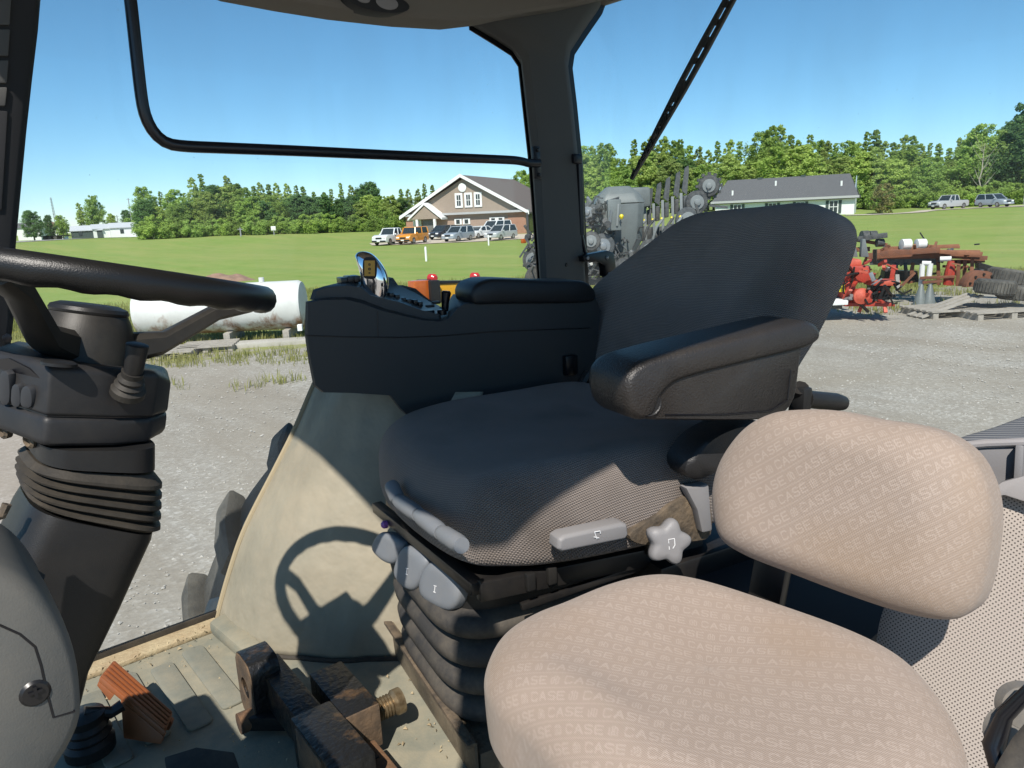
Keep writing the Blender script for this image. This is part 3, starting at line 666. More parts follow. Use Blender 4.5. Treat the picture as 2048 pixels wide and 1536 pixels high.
# bare pale tree in front of the right wood
def bare_tree():
    p = gp(1953, 139); e = thing('bare_tree', 'pale nearly leafless tree standing against the wood on the right', 'tree', p)
    mb = MB(); h = atd(1953, 285, 139).z-p.z; rg = random.Random(3)
    path = [p+V3(rg.uniform(-.2, .2), rg.uniform(-.2, .2), h*k/7-.2) for k in range(8)]
    mb.tube(path, [.14-.015*k for k in range(8)], 7)
    for k in range(16):
        q = path[2+k % 5]; a = rg.random()*6.28; l = rg.uniform(1.2, 2.6)
        mb.tube([q, q+V3(math.cos(a)*l*.5, math.sin(a)*l*.5, l*.55), q+V3(math.cos(a)*l, math.sin(a)*l, l*1.3)], [.04, .03, .012], 5)
    mb.build('trunk', 'bark_pale', e)
bare_tree()

# ================================================================== buildings and vehicles far off
mat('siding_tan', (.3, .235, .185), .8, col2=(.33, .26, .205), scale=3)
mat('brick_red', (.34, .17, .11), .85, col2=(.42, .24, .17), scale=9)
mat('brick_tan', (.33, .23, .18), .85, col2=(.4, .29, .23), scale=9)
mat('paint_white', (.8, .8, .78), .6)
mat('shingle_brown', (.13, .105, .095), .9, col2=(.17, .14, .125), scale=6, bump=.4, bscale=20)
mat('shingle_grey', (.095, .095, .1), .9, col2=(.125, .125, .13), scale=5, bump=.4, bscale=20)
mat('glass_dark', (.03, .04, .045), .1, spec=.6)
mat('door_grey', (.16, .15, .14), .6)
mat('shutter_green', (.05, .07, .065), .6)
mat('gable_blue', (.3, .38, .42), .8)
mat('fascia_grey', (.42, .42, .42), .7)
mat('shed_grey', (.45, .47, .5), .7)
mat('shed_tan', (.55, .5, .42), .7)
mat('wood_grey', (.3, .27, .23), .9, col2=(.42, .38, .33), scale=8, bump=.4, bscale=40)
UPZ = V3(0, 0, 1)
def brown_house():
    FL = gp(812, 110); FR = gp(1052, 103); z0 = min(FL.z, FR.z)-.1; FL.z = FR.z = z0
    ex = (FR-FL).normalized(); W = (FR-FL).length; dp = V3(-ex.y, ex.x, 0)
    if dp.dot(FL) < 0: dp = -dp
    L_ = 22.; eave = 3.35; apex = atd(922, 353, 106).z-z0; ov = .7
    e = thing('brown_house', 'brown gabled house with white trim behind the parked vehicles', 'house', FL)
    def q(x, y, z): return FL+ex*x+dp*y+UPZ*z
    MB().prism([q(0, 0, 0), q(W, 0, 0), q(W, 0, eave), q(0, 0, eave)], dp*L_).build('wall', 'brick_tan', e)
    for a, b in ((0.01, 2.2), (W-2.6, W-.01)): MB().prism([q(a, -.06, 0), q(b, -.06, 0), q(b, -.06, eave-.05), q(a, -.06, eave-.05)], dp*.05).build('brick_corner', 'brick_red', e)
    MB().prism([q(0, -.02, eave), q(W, -.02, eave), q(W/2, -.02, apex-.35)], dp*.3).build('gable_siding', 'siding_tan', e)
    sl = (apex-eave)/(W/2)
    for s_ in (0, 1):
        a = q(-ov if s_ == 0 else W+ov, -ov, eave-ov*sl); b = q(W/2, -ov, apex)
        d = (b-a); n = V3(0, 0, .22)
        r = MB().prism([a, b, b+n, a+n], dp*(L_+2*ov)).build('roof', 'shingle_brown', e)
        MB().prism([a-dp*.06-n*.5, b-dp*.06-n*.5, b-dp*.06+n*1.6, a-dp*.06+n*1.6], dp*.05).build('rake_board', 'paint_white', e)
    MB().box(q(W/2, -.35, eave+.02), (W+1.2, .6, .3), (ex, dp, UPZ)).build('skirt_roof', 'fascia_grey', e)
    def win(x, z, w_, h, name='window', bars=True):
        f = MB().box(q(x, -.09, z), (w_, .12, h), (ex, dp, UPZ)).build(name, 'paint_white', e)
        MB().box(q(x, -.16, z), (w_*.5, .05, h*.72), (ex, dp, UPZ)).build('pane', 'glass_dark', f)
        if bars: MB().box(q(x, -.195, z), (w_*.5, .02, .08), (ex, dp, UPZ)).box(q(x, -.195, z), (.06, .02, h*.72), (ex, dp, UPZ)).build('glazing_bar', 'paint_white', f)
    gc = eave+(apex-eave)*.36
    for dx in (-1.45, 0, 1.45): win(W*.545+dx, gc, 1.15, 2.0)
    c = MB(); c.lathe(q(W/2, -.04, apex-1.5), -dp, [(.6, 0), (.6, .12), (.45, .16)], 20); c.build('round_vent', 'paint_white', e)
    for x in (.45, .52, .74, .8): win(W*x, 2.25, 1.1, .8, bars=False)
    # porch
    px0 = W*.14; pw = W*.15
    po = MB().box(q(px0+pw/2, -1.0, 1.4), (pw*.56, .1, 2.5), (ex, dp, UPZ)).build('porch_door', 'door_grey', e)
    for x in (px0, px0+pw): MB().box(q(x, -1.6, 1.4), (.35, .35, 2.8), (ex, dp, UPZ)).build('porch_post', 'paint_white', e)
    MB().prism([q(px0-.9, -1.8, 2.8), q(px0+pw+.9, -1.8, 2.8), q(px0+pw/2, -1.8, 4.6)], dp*1.9).build('porch_gable', 'siding_tan', e)
    for s_ in (-1, 1):
        a = q(px0+pw/2+s_*(pw/2+1.3), -2.0, 2.65); b = q(px0+pw/2, -2.0, 4.75)
        MB().prism([a, b, b+V3(0, 0, .3), a+V3(0, 0, .3)], dp*2.2).build('porch_roof', 'paint_white', e)
    win(W*.1, 1.75, 1.3, 2.2)
    MB().prism([q(W+.02, 1.2, .5), q(W+.02, 4., .5), q(W+.02, 4., 3), q(W+.02, 1.2, 3)], ex*.05).build('side_window', 'glass_dark', e)
brown_house()
def white_house():
    A = gp(1430, 112); B = gp(1707, 110); z0 = min(A.z, B.z)-.2; A.z = B.z = z0
    ex = (B-A).normalized(); W = (B-A).length; dp = V3(-ex.y, ex.x, 0); dp = dp if dp.dot(A) > 0 else -dp
    e = thing('white_house', 'long white house with grey roof behind the driver seat backrest', 'house', A); L_ = 8.5
    ev = atd(1600, 396, 111).z-z0; rz_ = atd(1600, 355, 115).z-z0
    def q(x, y, z): return A+ex*x+dp*y+UPZ*z
    MB().prism([q(0, 0, 0), q(W, 0, 0), q(W, 0, ev), q(0, 0, ev)], dp*L_).build('wall', 'paint_white', e)
    for x in (0, W-.1): MB().prism([q(x, 0, ev), q(x, L_, ev), q(x, L_/2, rz_-.2)], ex*.1).build('gable_wall', 'gable_blue', e)
    o = .55
    for s_ in (0, 1):
        y0 = -o if s_ == 0 else L_+o; zz = ev-o*(rz_-ev)/(L_/2)
        a, b = q(-o, y0, zz), q(W+o, y0, zz); c, d = q(W-.9, L_/2, rz_), q(.9, L_/2, rz_)
        MB().prism([a, b, c, d], V3(0, 0, .16)).build('roof', 'shingle_grey', e)
    MB().box(q(W/2, -o-.04, ev-.12), (W+2*o, .1, .3), (ex, dp, UPZ)).build('gutter', 'fascia_grey', e)
    for x, t in ((.12, .25), (.43, .62), (.9, .45)):
        p = q(W*x, L_/2*t, ev+(rz_-ev)*t); MB().cyl(p, p+V3(0, 0, .75), .14, n=10).build('vent_pipe', 'paint_white', e)
    for x in (.3, .62): MB().box(q(W*x, L_/2, rz_+.15), (.6, .5, .3), (ex, dp, UPZ)).build('ridge_vent', 'shutter_green', e)
    for x in (.17, .43, .63, .86):
        wn = MB().box(q(W*x, -.04, ev-1.35), (1.15, .1, 1.7), (ex, dp, UPZ)).build('window', 'paint_white', e)
        MB().box(q(W*x, -.1, ev-1.35), (.95, .04, 1.5), (ex, dp, UPZ)).build('pane', 'glass_dark', wn)
        MB().box(q(W*x, -.13, ev-1.35), (.95, .03, .08), (ex, dp, UPZ)).box(q(W*x, -.13, ev-1.35), (.07, .03, 1.5), (ex, dp, UPZ)).build('glazing_bar', 'paint_white', wn)
        for s_ in (-1, 1): MB().box(q(W*x+s_*.8, -.05, ev-1.35), (.36, .08, 1.7), (ex, dp, UPZ)).build('shutter', 'shutter_green', e)
white_house()
def shed(px, D, w_, l, h, label, wallm, roofm, rot, doors=True):
    p = gp(px, D); e = thing('garden_shed', label, 'shed', p, rz=rot)
    b = MB().prism([V3(-w_/2, 0, 0), V3(w_/2, 0, 0), V3(w_/2, 0, h), V3(0, 0, h+w_*.3), V3(-w_/2, 0, h)], V3(0, l, 0)).build('wall', wallm, e, world=False)
    for s_ in (-1, 1):
        a = V3(s_*(w_/2+.25), -.2, h-.2); t = V3(0, -.2, h+w_*.3+.05)
        MB().prism([a, t, t+V3(0, 0, .14), a+V3(0, 0, .14)], V3(0, l+.4, 0)).build('roof', roofm, e, world=False)
    MB().box((0, -.05, h*.45), (w_*.45, .08, h*.85)).build('door', 'paint_white' if wallm != 'paint_white' else 'shed_grey', e, world=False)
    for s_ in (-1, 1): MB().box((s_*(w_/2+.04), l*.3, h*.6), (.06, .7, .9)).build('window', 'glass_dark', e, world=False)
cdir = math.atan2(cr[1], cr[0])
shed(217, 186, 2.6, 7.5, 2.3, 'rightmost long grey shed with a white gable end beside the road', 'paint_white', 'shed_grey', cdir-R(62))
shed(181, 187, 2.4, 4.5, 2.2, 'white shed next to the dark slatted shed by the road', 'paint_white', 'shed_grey', cdir-R(55))
shed(140, 188, 2.6, 6, 1.9, 'leftmost low dark shed at the end of the row by the road', 'shutter_green', 'shed_grey', cdir-R(70))
p = gp(104, 178)
e = thing('utility_trailer', 'low dark flatbed trailer parked by the road left of the sheds', 'trailer', p, rz=cdir)
MB().box((0, 0, .75), (5.2, 1.9, .16)).build('deck', 'black_steel', e, .02, world=False)
for x in (-1.6, -.5, .6):
    MB().cyl((x, -1, .38), (x, 1, .38), .36, n=14).build('wheel', 'tyre', e, world=False)
MB().bar((2.6, 0, .7), (3.7, 0, .55), .12, .12).build('tongue', 'black_steel', e, world=False)
for k in range(5): MB().box((-2.4+k*1.2, -.95, 1.05), (.08, .06, .5)).build('stake', 'black_steel', e, world=False)
mat('far_white', (.75, .75, .72), .7); mat('far_brick', (.4, .24, .17), .8); mat('mast_grey', (.3, .3, .32), .6)
for px, D, w_, h, lab in ((60, 215, 5, 3, 'small white house half hidden behind the dark tree'), (72, 222, 4, 2.6, 'tiny white outbuilding right of the small white house'), (101, 240, 6, 3.4, 'pale far building beside the radio mast foot'), (270, 215, 5, 3.5, 'pale far building with a reddish wall between shed and wood')):
    p = gp(px, D); e = thing('far_house', lab, 'house', p, rz=cdir+R(12))
    MB().box((0, 0, h/2), (w_, 4, h)).build('wall', 'far_white', e, world=False)
    MB().prism([V3(-w_/2-.2, -2.3, h), V3(-w_/2-.2, 2.3, h), V3(-w_/2-.2, 0, h+1.2)], V3(w_+.4, 0, 0)).build('roof', 'shingle_grey' if w_ < 5.5 else 'far_brick', e, world=False)
    MB().box((0, -2.02, h*.5), (w_*.25, .06, h*.4)).build('window', 'glass_dark', e, world=False)
# lattice mast, poles
p = gp(111, 230); top = atd(101, 395, 230)
e = thing('radio_mast', 'thin lattice radio mast above the trees on the far left', 'mast', p)
for k in range(3):
    a = k*2.094; o = V3(math.cos(a)*.35, math.sin(a)*.35, 0); MB().cyl(p+o, top+o*.3, .1, .05, 5).build('mast_leg', 'mast_grey', e)
for k in range(14): 
    c = p.lerp(top, (k+.5)/14); MB().box(c, (.6, .6, .06)).build('brace', 'mast_grey', e)
for px, D, ty, lab in ((263, 200, 396, 'thin utility pole rising above the far trees left of the wood'), (478, 132, 455, 'short pale utility post at the foot of the left wood'), (235, 205, 430, 'thin utility pole behind the long shed')):
    p = gp(px, D); t = atd(px, ty, D); e = thing('utility_pole', lab, 'pole', p); MB().cyl(p, V3(p.x, p.y, t.z), .13, .09, 8).build('pole', 'mast_grey', e)
    MB().box(V3(p.x, p.y, t.z-.3), (.9, .1, .1), (V3(*cr).normalized(), V3(*_r0).cross(UPZ), UPZ)).build('cross_arm', 'mast_grey', e)
p = gp(545, 133); e = thing('notice_board', 'small pale sign board on a post at the foot of the left wood', 'sign', p, rz=cdir)
MB().box((0, 0, .6), (.12, .1, 1.2)).build('post', 'mast_grey', e, world=False); MB().box((0, -.07, 1.15), (.8, .05, .7)).build('board', 'far_white', e, .01, world=False)
for px, D, ty, lab in ((847, 52, 494, 'nearer white marker post in the lawn, above the chrome lever'), (975, 73, 470, 'farther white marker post in the lawn, in front of the parked cars')):
    p = gp(px, D); t = atd(px, ty, D); h = t.z-p.z
    MBp = MB().lathe(p, UPZ, [(.075, -.1), (.075, h-.05), (.06, h), (.02, h+.02)], 14).build('marker_post', 'paint_white'); tag(MBp, lab, 'post', 'white marker posts')
p = gp(2043, 118); e = thing('feather_flag', 'white feather flag standing at the right edge of the lawn', 'flag', p, rz=cdir)
MB().cyl((0, 0, 0), (0, 0, 2.9), .03, n=8).build('pole', 'mast_grey', e, world=False)
MB().prism([V3(.03, 0, .8), V3(.55, 0, 1.), V3(.6, 0, 2.2), V3(.35, 0, 2.8), V3(.03, 0, 2.95)], V3(0, .02, 0)).build('cloth', 'paint_white', e, world=False)

# ------------------------------------------------------------------ vehicles (local: +x forward, z up)
for nm, c in (('car_white', (.75, .76, .76)), ('car_orange', (.7, .27, .02)), ('car_dark', (.03, .032, .04)), ('car_silver', (.42, .43, .44)), ('car_greyblue', (.3, .34, .38))): mat(nm, c, .3, coat=.6)
mat('car_trim', (.02, .02, .02), .5); mat('wheel_alloy', (.5, .5, .52), .3, metal=.8); mat('headlight', (.85, .85, .85), .1); mat('car_black', (.015, .015, .015), .5)
def car(kind, paint, label, px, D, heading, group=None):
    # stations: side outline of the lower body, then the glasshouse
    dims = {'pickup': (5.6, 1.95, 1.88), 'suv': (4.6, 1.85, 1.75), 'box': (4.7, 1.9, 1.9), 'sedan': (4.8, 1.83, 1.48), 'van': (5.1, 1.95, 1.95)}[kind]
    L_, W, H = dims; hl = L_/2; bh = {'pickup': 1.12, 'suv': 1.02, 'box': 1.15, 'sedan': .92, 'van': 1.05}[kind]
    gh = {'pickup': [(.95, bh), (.45, H), (-.75, H), (-1.0, bh)], 'suv': [(1.15, bh), (.35, H), (-1.9, H), (-2.2, bh)], 'box': [(.95, bh), (.65, H), (-2.15, H), (-2.25, bh)], 'sedan': [(1.2, bh), (.35, H), (-1.0, H), (-1.75, bh)], 'van': [(1.7, bh), (.8, H), (-2.35, H), (-2.5, bh)]}[kind]
    hood = {'pickup': .06, 'suv': -.02, 'box': .0, 'sedan': -.1, 'van': -.1}[kind]
    e = thing('parked_'+('pickup_truck' if kind == 'pickup' else 'car'), label, 'pickup truck' if kind == 'pickup' else 'car', gp(px, D)+V3(0, 0, .07), group, heading)
    B = lambda mb, n, m, par=e, **k: mb.build(n, m, par, world=False, **k)
    prof = [(-hl, .5), (-hl+.05, bh-.12), (-hl+.25, bh), (gh[0][0]+.1, bh), (hl-.55, bh+hood-.04), (hl-.12, bh+hood-.2), (hl, .75), (hl, .42), (hl-.15, .3), (-hl+.15, .32)]
    loops = []
    for y, s_, dz in ((-W/2, .985, 0), (-W/2+.09, 1, .03), (0, 1.005, .05), (W/2-.09, 1, .03), (W/2, .985, 0)):
        loops.append([V3(x*s_, y, z+(dz if z > .8 else 0)) for x, z in prof])
    body = B(MB().loft(loops), 'body', paint, bevel=.03)
    t = .17
    lo = [V3(gh[0][0], -W/2+.05, bh), V3(gh[0][0], W/2-.05, bh), V3(gh[3][0], W/2-.05, bh), V3(gh[3][0], -W/2+.05, bh)]
    hi = [V3(gh[1][0], -W/2+t, H-.04), V3(gh[1][0], W/2-t, H-.04), V3(gh[2][0], W/2-t, H-.04), V3(gh[2][0], -W/2+t, H-.04)]
    B(MB().loft([lo, hi]), 'glasshouse', 'glass_dark')
    rf = [p+V3(0, 0, 0) for p in hi]
    B(MB().loft([[p+(p-V3(0, 0, p.z))*.02 for p in rf], [p*.0+V3(p.x*.97, p.y*.9, H+.03) for p in rf]]), 'roof', paint, bevel=.02)
    for s_ in (0, 1, 2, 3):
        a, b = lo[s_], hi[s_]; B(MB().bar(a, b, .12, .1), 'pillar', paint)
    for s_ in (-1, 1):
        a = V3((gh[0][0]+gh[3][0])/2-.05, s_*(W/2-.05), bh); b = V3((gh[1][0]+gh[2][0])/2-.05, s_*(W/2-t), H-.04); B(MB().bar(a, b, .1, .09), 'door_pillar', paint)
        m_ = B(MB().box((gh[0][0]-.2, s_*(W/2+.1), bh+.08), (.12, .22, .17)), 'mirror', paint, bevel=.02)
    if kind == 'pickup':
        B(MB().box((-1.9, 0, bh+.03), (1.55, W-.35, .06)), 'bed', 'car_trim')
    for x in (hl-.95, -hl+1.0):
        for s_ in (-1, 1):
            r_ = .39 if kind in ('pickup', 'box', 'van') else .34
            wh = B(MB().lathe(V3(x, s_*(W/2-.2), r_), V3(0, s_, 0), [(r_*.6, 0), (r_, .02), (r_, .2), (r_*.85, .23), (r_*.6, .215)], 20), 'wheel', 'tyre')
            B(MB().lathe(V3(x, s_*(W/2-.2), r_), V3(0, s_, 0), [(r_*.58, .2), (r_*.5, .222), (.05, .215)], 12), 'rim', 'wheel_alloy', wh)
    for s_ in (-1, 1):
        B(MB().box((hl-.05, s_*(W/2-.28), .78 if kind != 'pickup' else .86), (.16, .38, .17)), 'headlight', 'headlight', bevel=.02)
        B(MB().box((-hl+.03, s_*(W/2-.16), .85), (.12, .2, .3)), 'tail_light', 'red_lens', bevel=.02)
    B(MB().box((hl-.02, 0, .72 if kind != 'pickup' else .8), (.12, W*.42, .2)), 'grille', 'car_trim', bevel=.02)
    B(MB().box((hl+.02, 0, .45), (.16, W*.94, .2)), 'bumper', 'car_trim' if kind in ('box', 'pickup') else paint, bevel=.03)
    B(MB().box((hl+.11, 0, .48), (.02, .42, .13)), 'number_plate', 'paint_white')
    if kind == 'box': B(MB().box((-2.45, 0, .95), (.22, .72, .72)), 'spare_wheel', 'tyre', bevel=.1)
    return e
toc = lambda px: math.atan2(-ray(px, 450)[1], -ray(px, 450)[0])
car('pickup', 'car_white', 'white pickup truck parked leftmost, next to the orange vehicle', 780, 90.5, toc(780)-R(32))
car('box', 'car_orange', 'orange boxy off-road vehicle parked before the house porch', 823, 89.5, toc(820)-R(30))
car('suv', 'car_dark', 'dark blue sport utility vehicle parked right of the porch', 884, 99, toc(884)-R(35))
car('suv', 'car_greyblue', 'grey blue sport utility vehicle parked in front of the dark one', 915, 91.5, toc(915)-R(35))
car('sedan', 'car_silver', 'grey car parked half hidden behind the grey blue vehicle', 925, 101, toc(925)-R(40))
car('sedan', 'car_white', 'white sedan parked in the middle of the lot', 958, 97, toc(958)-R(38))
car('van', 'car_white', 'white van parked behind the silver vehicle near the brick corner', 991, 100, toc(991)-R(35))
car('suv', 'car_silver', 'silver sport utility vehicle parked rightmost before the brown house', 1001, 91, toc(1001)-R(35))
car('pickup', 'car_silver', 'silver pickup truck on the driveway right of the shrub', 1894, 123.5, toc(1894)-R(40))
car('suv', 'car_greyblue', 'grey car on the driveway at the far right near the flag', 1984, 124, toc(1984)+R(48))

# ================================================================== things standing in the yard
mat('tank_white', (.62, .62, .59), .55, col2=(.7, .7, .67), scale=4)
def tank_mat():
    m = MAT['tank_white']; N = m.node_tree.nodes; L = m.node_tree.links; b = N['Principled BSDF']
    tc = N.new('ShaderNodeTexCoord'); sp_ = N.new('ShaderNodeSeparateXYZ'); L.new(tc.outputs['Object'], sp_.inputs[0])
    n = N.new('ShaderNodeTexNoise'); n.inputs['Scale'].default_value = 3.; n.inputs['Detail'].default_value = 10; n.inputs['Roughness'].default_value = .75
    mp = N.new('ShaderNodeMapping'); mp.inputs['Scale'].default_value = (1, 1, .45); L.new(tc.outputs['Object'], mp.inputs[0]); L.new(mp.outputs[0], n.inputs['Vector'])
    ma = N.new('ShaderNodeMath'); ma.operation = 'MULTIPLY_ADD'; ma.inputs[1].default_value = -.42; ma.inputs[2].default_value = .29; L.new(sp_.outputs[2], ma.inputs[0])
    ad = N.new('ShaderNodeMath'); ad.operation = 'ADD'; L.new(ma.outputs[0], ad.inputs[0]); L.new(n.outputs['Fac'], ad.inputs[1])
    r = N.new('ShaderNodeValToRGB'); r.color_ramp.elements[0].position = .56; r.color_ramp.elements[1].position = .72; L.new(ad.outputs[0], r.inputs[0])
    src = b.inputs['Base Color'].links[0].from_socket; mx = N.new('ShaderNodeMix'); mx.data_type = 'RGBA'; L.new(r.outputs[0], mx.inputs['Factor']); L.new(src, mx.inputs['A']); mx.inputs['B'].default_value = (.24, .12, .06, 1); L.new(mx.outputs['Result'], b.inputs['Base Color'])
tank_mat()
def white_tank():
    a = atz(268, 700, G0); b = atz(607, 682, G0); k = 1.0
    a = V3(a.x, a.y, G0); b = V3(b.x, b.y, G0); ax = (b-a).normalized(); r_ = .54
    nrm = V3(-ax.y, ax.x, 0)
    if nrm.dot(a) < 0: nrm = -nrm
    a += nrm*r_; b += nrm*r_
    e = thing('storage_tank', 'white rust-streaked storage tank lying on the gravel edge', 'tank', a); c = V3(0, 0, r_+.22); L_ = (b-a).length
    prof = [(.05, -.0), (r_*.6, .0), (r_*.93, .03), (r_, .1), (r_, L_-.1), (r_*.93, L_-.03), (r_*.6, L_), (.05, L_)]
    mb = MB().lathe(a+c, ax, prof, 40); off = OFF[e.name]; o = mb.build('shell', 'tank_white', e)
    MB().cyl(b+c+UPZ*r_-ax*.9, b+c+UPZ*(r_+.1)-ax*.9, .06, n=12).build('filler_cap', 'tank_white', e)
    for t in (.12, .55, .9):
        q = a.lerp(b, t); MB().box(q+V3(0, 0, .13), (.14, 1.1, .26), (ax, nrm, UPZ)).build('skid', 'wood_grey', e, .01)
    MB().box(b+c-ax*.05-nrm*r_*.93-UPZ*.46, (.1, .12, .14), (ax, nrm, UPZ)).build('drain_box', 'paint_white', e, .01)
white_tank()
mat('concrete', (.48, .45, .4), .9, col2=(.4, .37, .32), scale=5, bump=.4, bscale=40)
def pallets():
    # broken pallet and slabs before the tank
    for i, (x, y, w_, l, lab) in enumerate(((330, 712, .9, 1.3, 'weathered pallet lying before the left end of the white tank'), (420, 700, .8, 1.1, 'weathered pallet under the spoke, right of the first pallet'))):
        p = atz(x, y, G0); e = thing('wooden_pallet', lab, 'pallet', p, rz=cdir+R(10)); 
        for k in range(5): MB().box((0, -w_/2+k*w_/4, .13), (l, .1, .025)).build('plank', 'wood_grey', e, world=False)
        for k in range(3): MB().box((-l/2+.06+k*(l/2-.06), 0, .06), (.1, w_, .1)).build('bearer', 'wood_grey', e, world=False)
    o = MB().box((0, 0, 0), (2.2, .5, .12), None); p = atz(540, 690, G0)
    e = thing('concrete_slab', 'flat pale slab lying before the right end of the white tank', 'slab', p, rz=cdir+R(8)); MB().box((0, 0, .05), (2.4, .5, .1)).build('slab', 'concrete', e, .01, world=False)
pallets()
mat('dirt_red', (.26, .16, .11), .95, col2=(.33, .21, .15), scale=3, bump=.6, bscale=15)
def mound():
    p = gp(432, 42); n = 28; vs = []; fs = []
    for i in range(n):
        for j in range(n):
            x, y = (i/(n-1)-.5)*3.4, (j/(n-1)-.5)*2.6; r_ = math.hypot(x/1.7, y/1.3); h = max(0, 1-r_**2)*.42*(1+.7*noise.noise(V3(x*2.2, y*2.2, 1)))-.05
            vs.append(p+V3(*_r0)*x+V3(_r0[1], -_r0[0], 0)*y*-1+V3(0, 0, h))
    for i in range(n-1):
        for j in range(n-1): fs.append((i*n+j, (i+1)*n+j, (i+1)*n+j+1, i*n+j+1))
    o = MB().add(vs, fs).build('dirt_mound', 'dirt_red', smooth=60); tag(o, 'low reddish dirt mound on the lawn behind the white tank', 'mound')
mound()

# ------------------------------------------------------------------ the planter (grey seed hoppers, row units, discs)
mat('planter_grey', (.17, .19, .188), .5, col2=(.14, .155, .155), scale=4)
mat('planter_dark', (.03, .033, .036), .5, col2=(.09, .09, .09), scale=12, dust=(.3, .28, .24), dust_amt=.12)
mat('planter_mid', (.06, .064, .068), .5, col2=(.11, .115, .115), scale=10)
mat('steel_bright', (.3, .31, .32), .4, metal=.5)
mat('yellow_knob', (.75, .6, .02), .4); mat('hose_grey', (.22, .235, .235), .45)
def planter():
    DP = 19.; base = gp(1230, DP); e = thing('seed_planter', 'grey seed planter with hoppers, discs and row units beyond the cab pillar', 'planter', base)
    fw = V3(cf[0], cf[1], 0).normalized(); rt_ = V3(*_r0)
    def q(px, py, d=0): return atd(px, py, DP+d)
    # big hopper: tapered faceted bin with a domed lid
    c = q(1236, 440); hw = (q(1285, 440)-q(1188, 440)).length/2
    def ring(z, wx, wy): return [base*0+V3(c.x, c.y, z)+rt_*(sx*wx)+fw*(sy*wy) for sx, sy in ((-1, -.7), (-.7, -1), (.7, -1), (1, -.7), (1, .7), (.7, 1), (-.7, 1), (-1, .7))]
    zt, zm, zb, zl = q(1236, 408).z, q(1236, 480).z, q(1236, 535).z, q(1236, 373).z
    MB().loft([ring(zb, hw*.45, hw*.45), ring(zm, hw*.9, hw*.8), ring(zt, hw, hw*.9)]).build('hopper', 'planter_grey', e, .03)
    MB().loft([ring(zt+.01, hw*1.03, hw*.93), ring(zt+(zl-zt)*.55, hw*.82, hw*.75), ring(zl, hw*.45, hw*.4)]).build('hopper_lid', 'planter_grey', e, .05)
    MB().box(q(1276, 395, .9), (.55, .6, .5), (rt_, fw, UPZ)).build('rear_hopper', 'planter_grey', e, .08)
    MB().box(q(1228, 430, -1.0), (.32, .2, .72), (rt_, fw, UPZ)).build('side_panel', 'planter_grey', e, .03)
    MB().bar(q(1237, 408, -1.1), q(1234, 452, -1.1), .06, .05).build('grip_rail', 'hose_grey', e, .01)
    # tool bar and frame
    for y, d, r_ in ((500, 0, .1), (540, .3, .09), (560, -.3, .09)):
        MB().bar(q(1060, y+8, d), q(1460, y-10, d), r_*2, r_*2).build('tool_bar', 'planter_dark', e, .01)
    rg = random.Random(12)
    for x0, x1, y, d, h in ((1262, 1460, 515, .9, .5), (1165, 1265, 520, .6, .6), (1262, 1400, 470, 1.0, .35)): MB().bar(q(x0, y, d), q(x1, y-8, d), .3, h).build('frame_box', 'planter_dark', e, .02)
    # row units: upright post, board, hose with yellow knob, disc pair
    for i, x in enumerate((1274, 1290, 1307, 1325, 1345, 1362)):
        s_ = 1+.08*i; d = 1.2-.35*i; yt = 421-7*i; yb = 500
        u_ = MB().bar(q(x, yt, d), q(x+2, yb, d), .09, .07).build('row_post', 'hose_grey', e, .01)
        MB().prism([q(x+2, yt-4, d), q(x+8, yt-30-4*i, d), q(x+15, yt-35-4*i, d), q(x+16, yt-26-4*i, d), q(x+12, yt+4, d)], fw*.05).build('marker_blade', 'planter_mid', u_)
        MB().prism([q(x+5, yt+6, d), q(x+13, yt+4, d), q(x+13, yt+34, d), q(x+5, yt+36, d)], fw*.14).build('seed_box', 'planter_mid' if i % 2 else 'planter_dark', e, .02)
        k = q(x-1, 443-2*i, d-.5); MB().lathe(k-UPZ*.04, UPZ, [(.02, -.03), (.035, 0), (.045, .03), (.03, .06), (.01, .07)], 12).build('yellow_knob', 'yellow_knob', e)
        MB().tube([q(x+2, 442-2*i, d-.5), q(x-12, 455, d-.6), q(x-20, 480, d-.6), q(x-16, 505, d-.5)], .035, 8).build('hose', 'hose_grey' if i % 2 else 'planter_dark', e)
    for y, x in ((436, 1243),): MB().lathe(q(x, y, -1.2), UPZ, [(.02, -.03), (.045, 0), (.055, .04), (.035, .08), (.01, .09)], 12).build('yellow_knob', 'yellow_knob', e)
    # discs and wheels
    for x, y, r_, d, m in ((1182, 482, .23, -1.2, 'planter_dark'), (1205, 492, .3, -1., 'planter_mid'), (1178, 425, .24, -.8, 'planter_mid'), (1418, 372, .26, -.2, 'planter_dark'), (1392, 405, .28, -.5, 'planter_dark'), (1375, 440, .3, -.9, 'planter_mid'), (1345, 470, .26, -1.1, 'planter_dark'), (1300, 500, .26, -1.2, 'planter_dark'), (1068, 520, .3, -.5, 'planter_dark'), (1085, 470, .22, 0, 'planter_mid'), (1250, 540, .3, -1.3, 'planter_dark')):
        c = q(x, y, d); ax = (fw*-1+rt_*rg.uniform(-.5, .3)).normalized()
        w_ = MB().lathe(c, ax, [(r_*.3, 0), (r_*.92, 0), (r_, .03), (r_*.92, .08), (r_*.3, .1)], 22).build('disc', m, e)
        MB().lathe(c, ax, [(r_*.62, .09), (r_*.58, .115), (r_*.3, .12), (r_*.25, .16), (.02, .17)], 16).build('disc_hub', 'steel_bright' if rg.random() < .6 else 'hose_grey', w_)
    for k in range(12):
        a = k*math.pi/6; c = q(1418, 372, -.2); MB().box(c+rt_*(math.cos(a)*.29)+UPZ*(math.sin(a)*.29), (.07, .06, .07), (rt_, fw, UPZ)).build('cleaner_tooth', 'planter_dark', e)
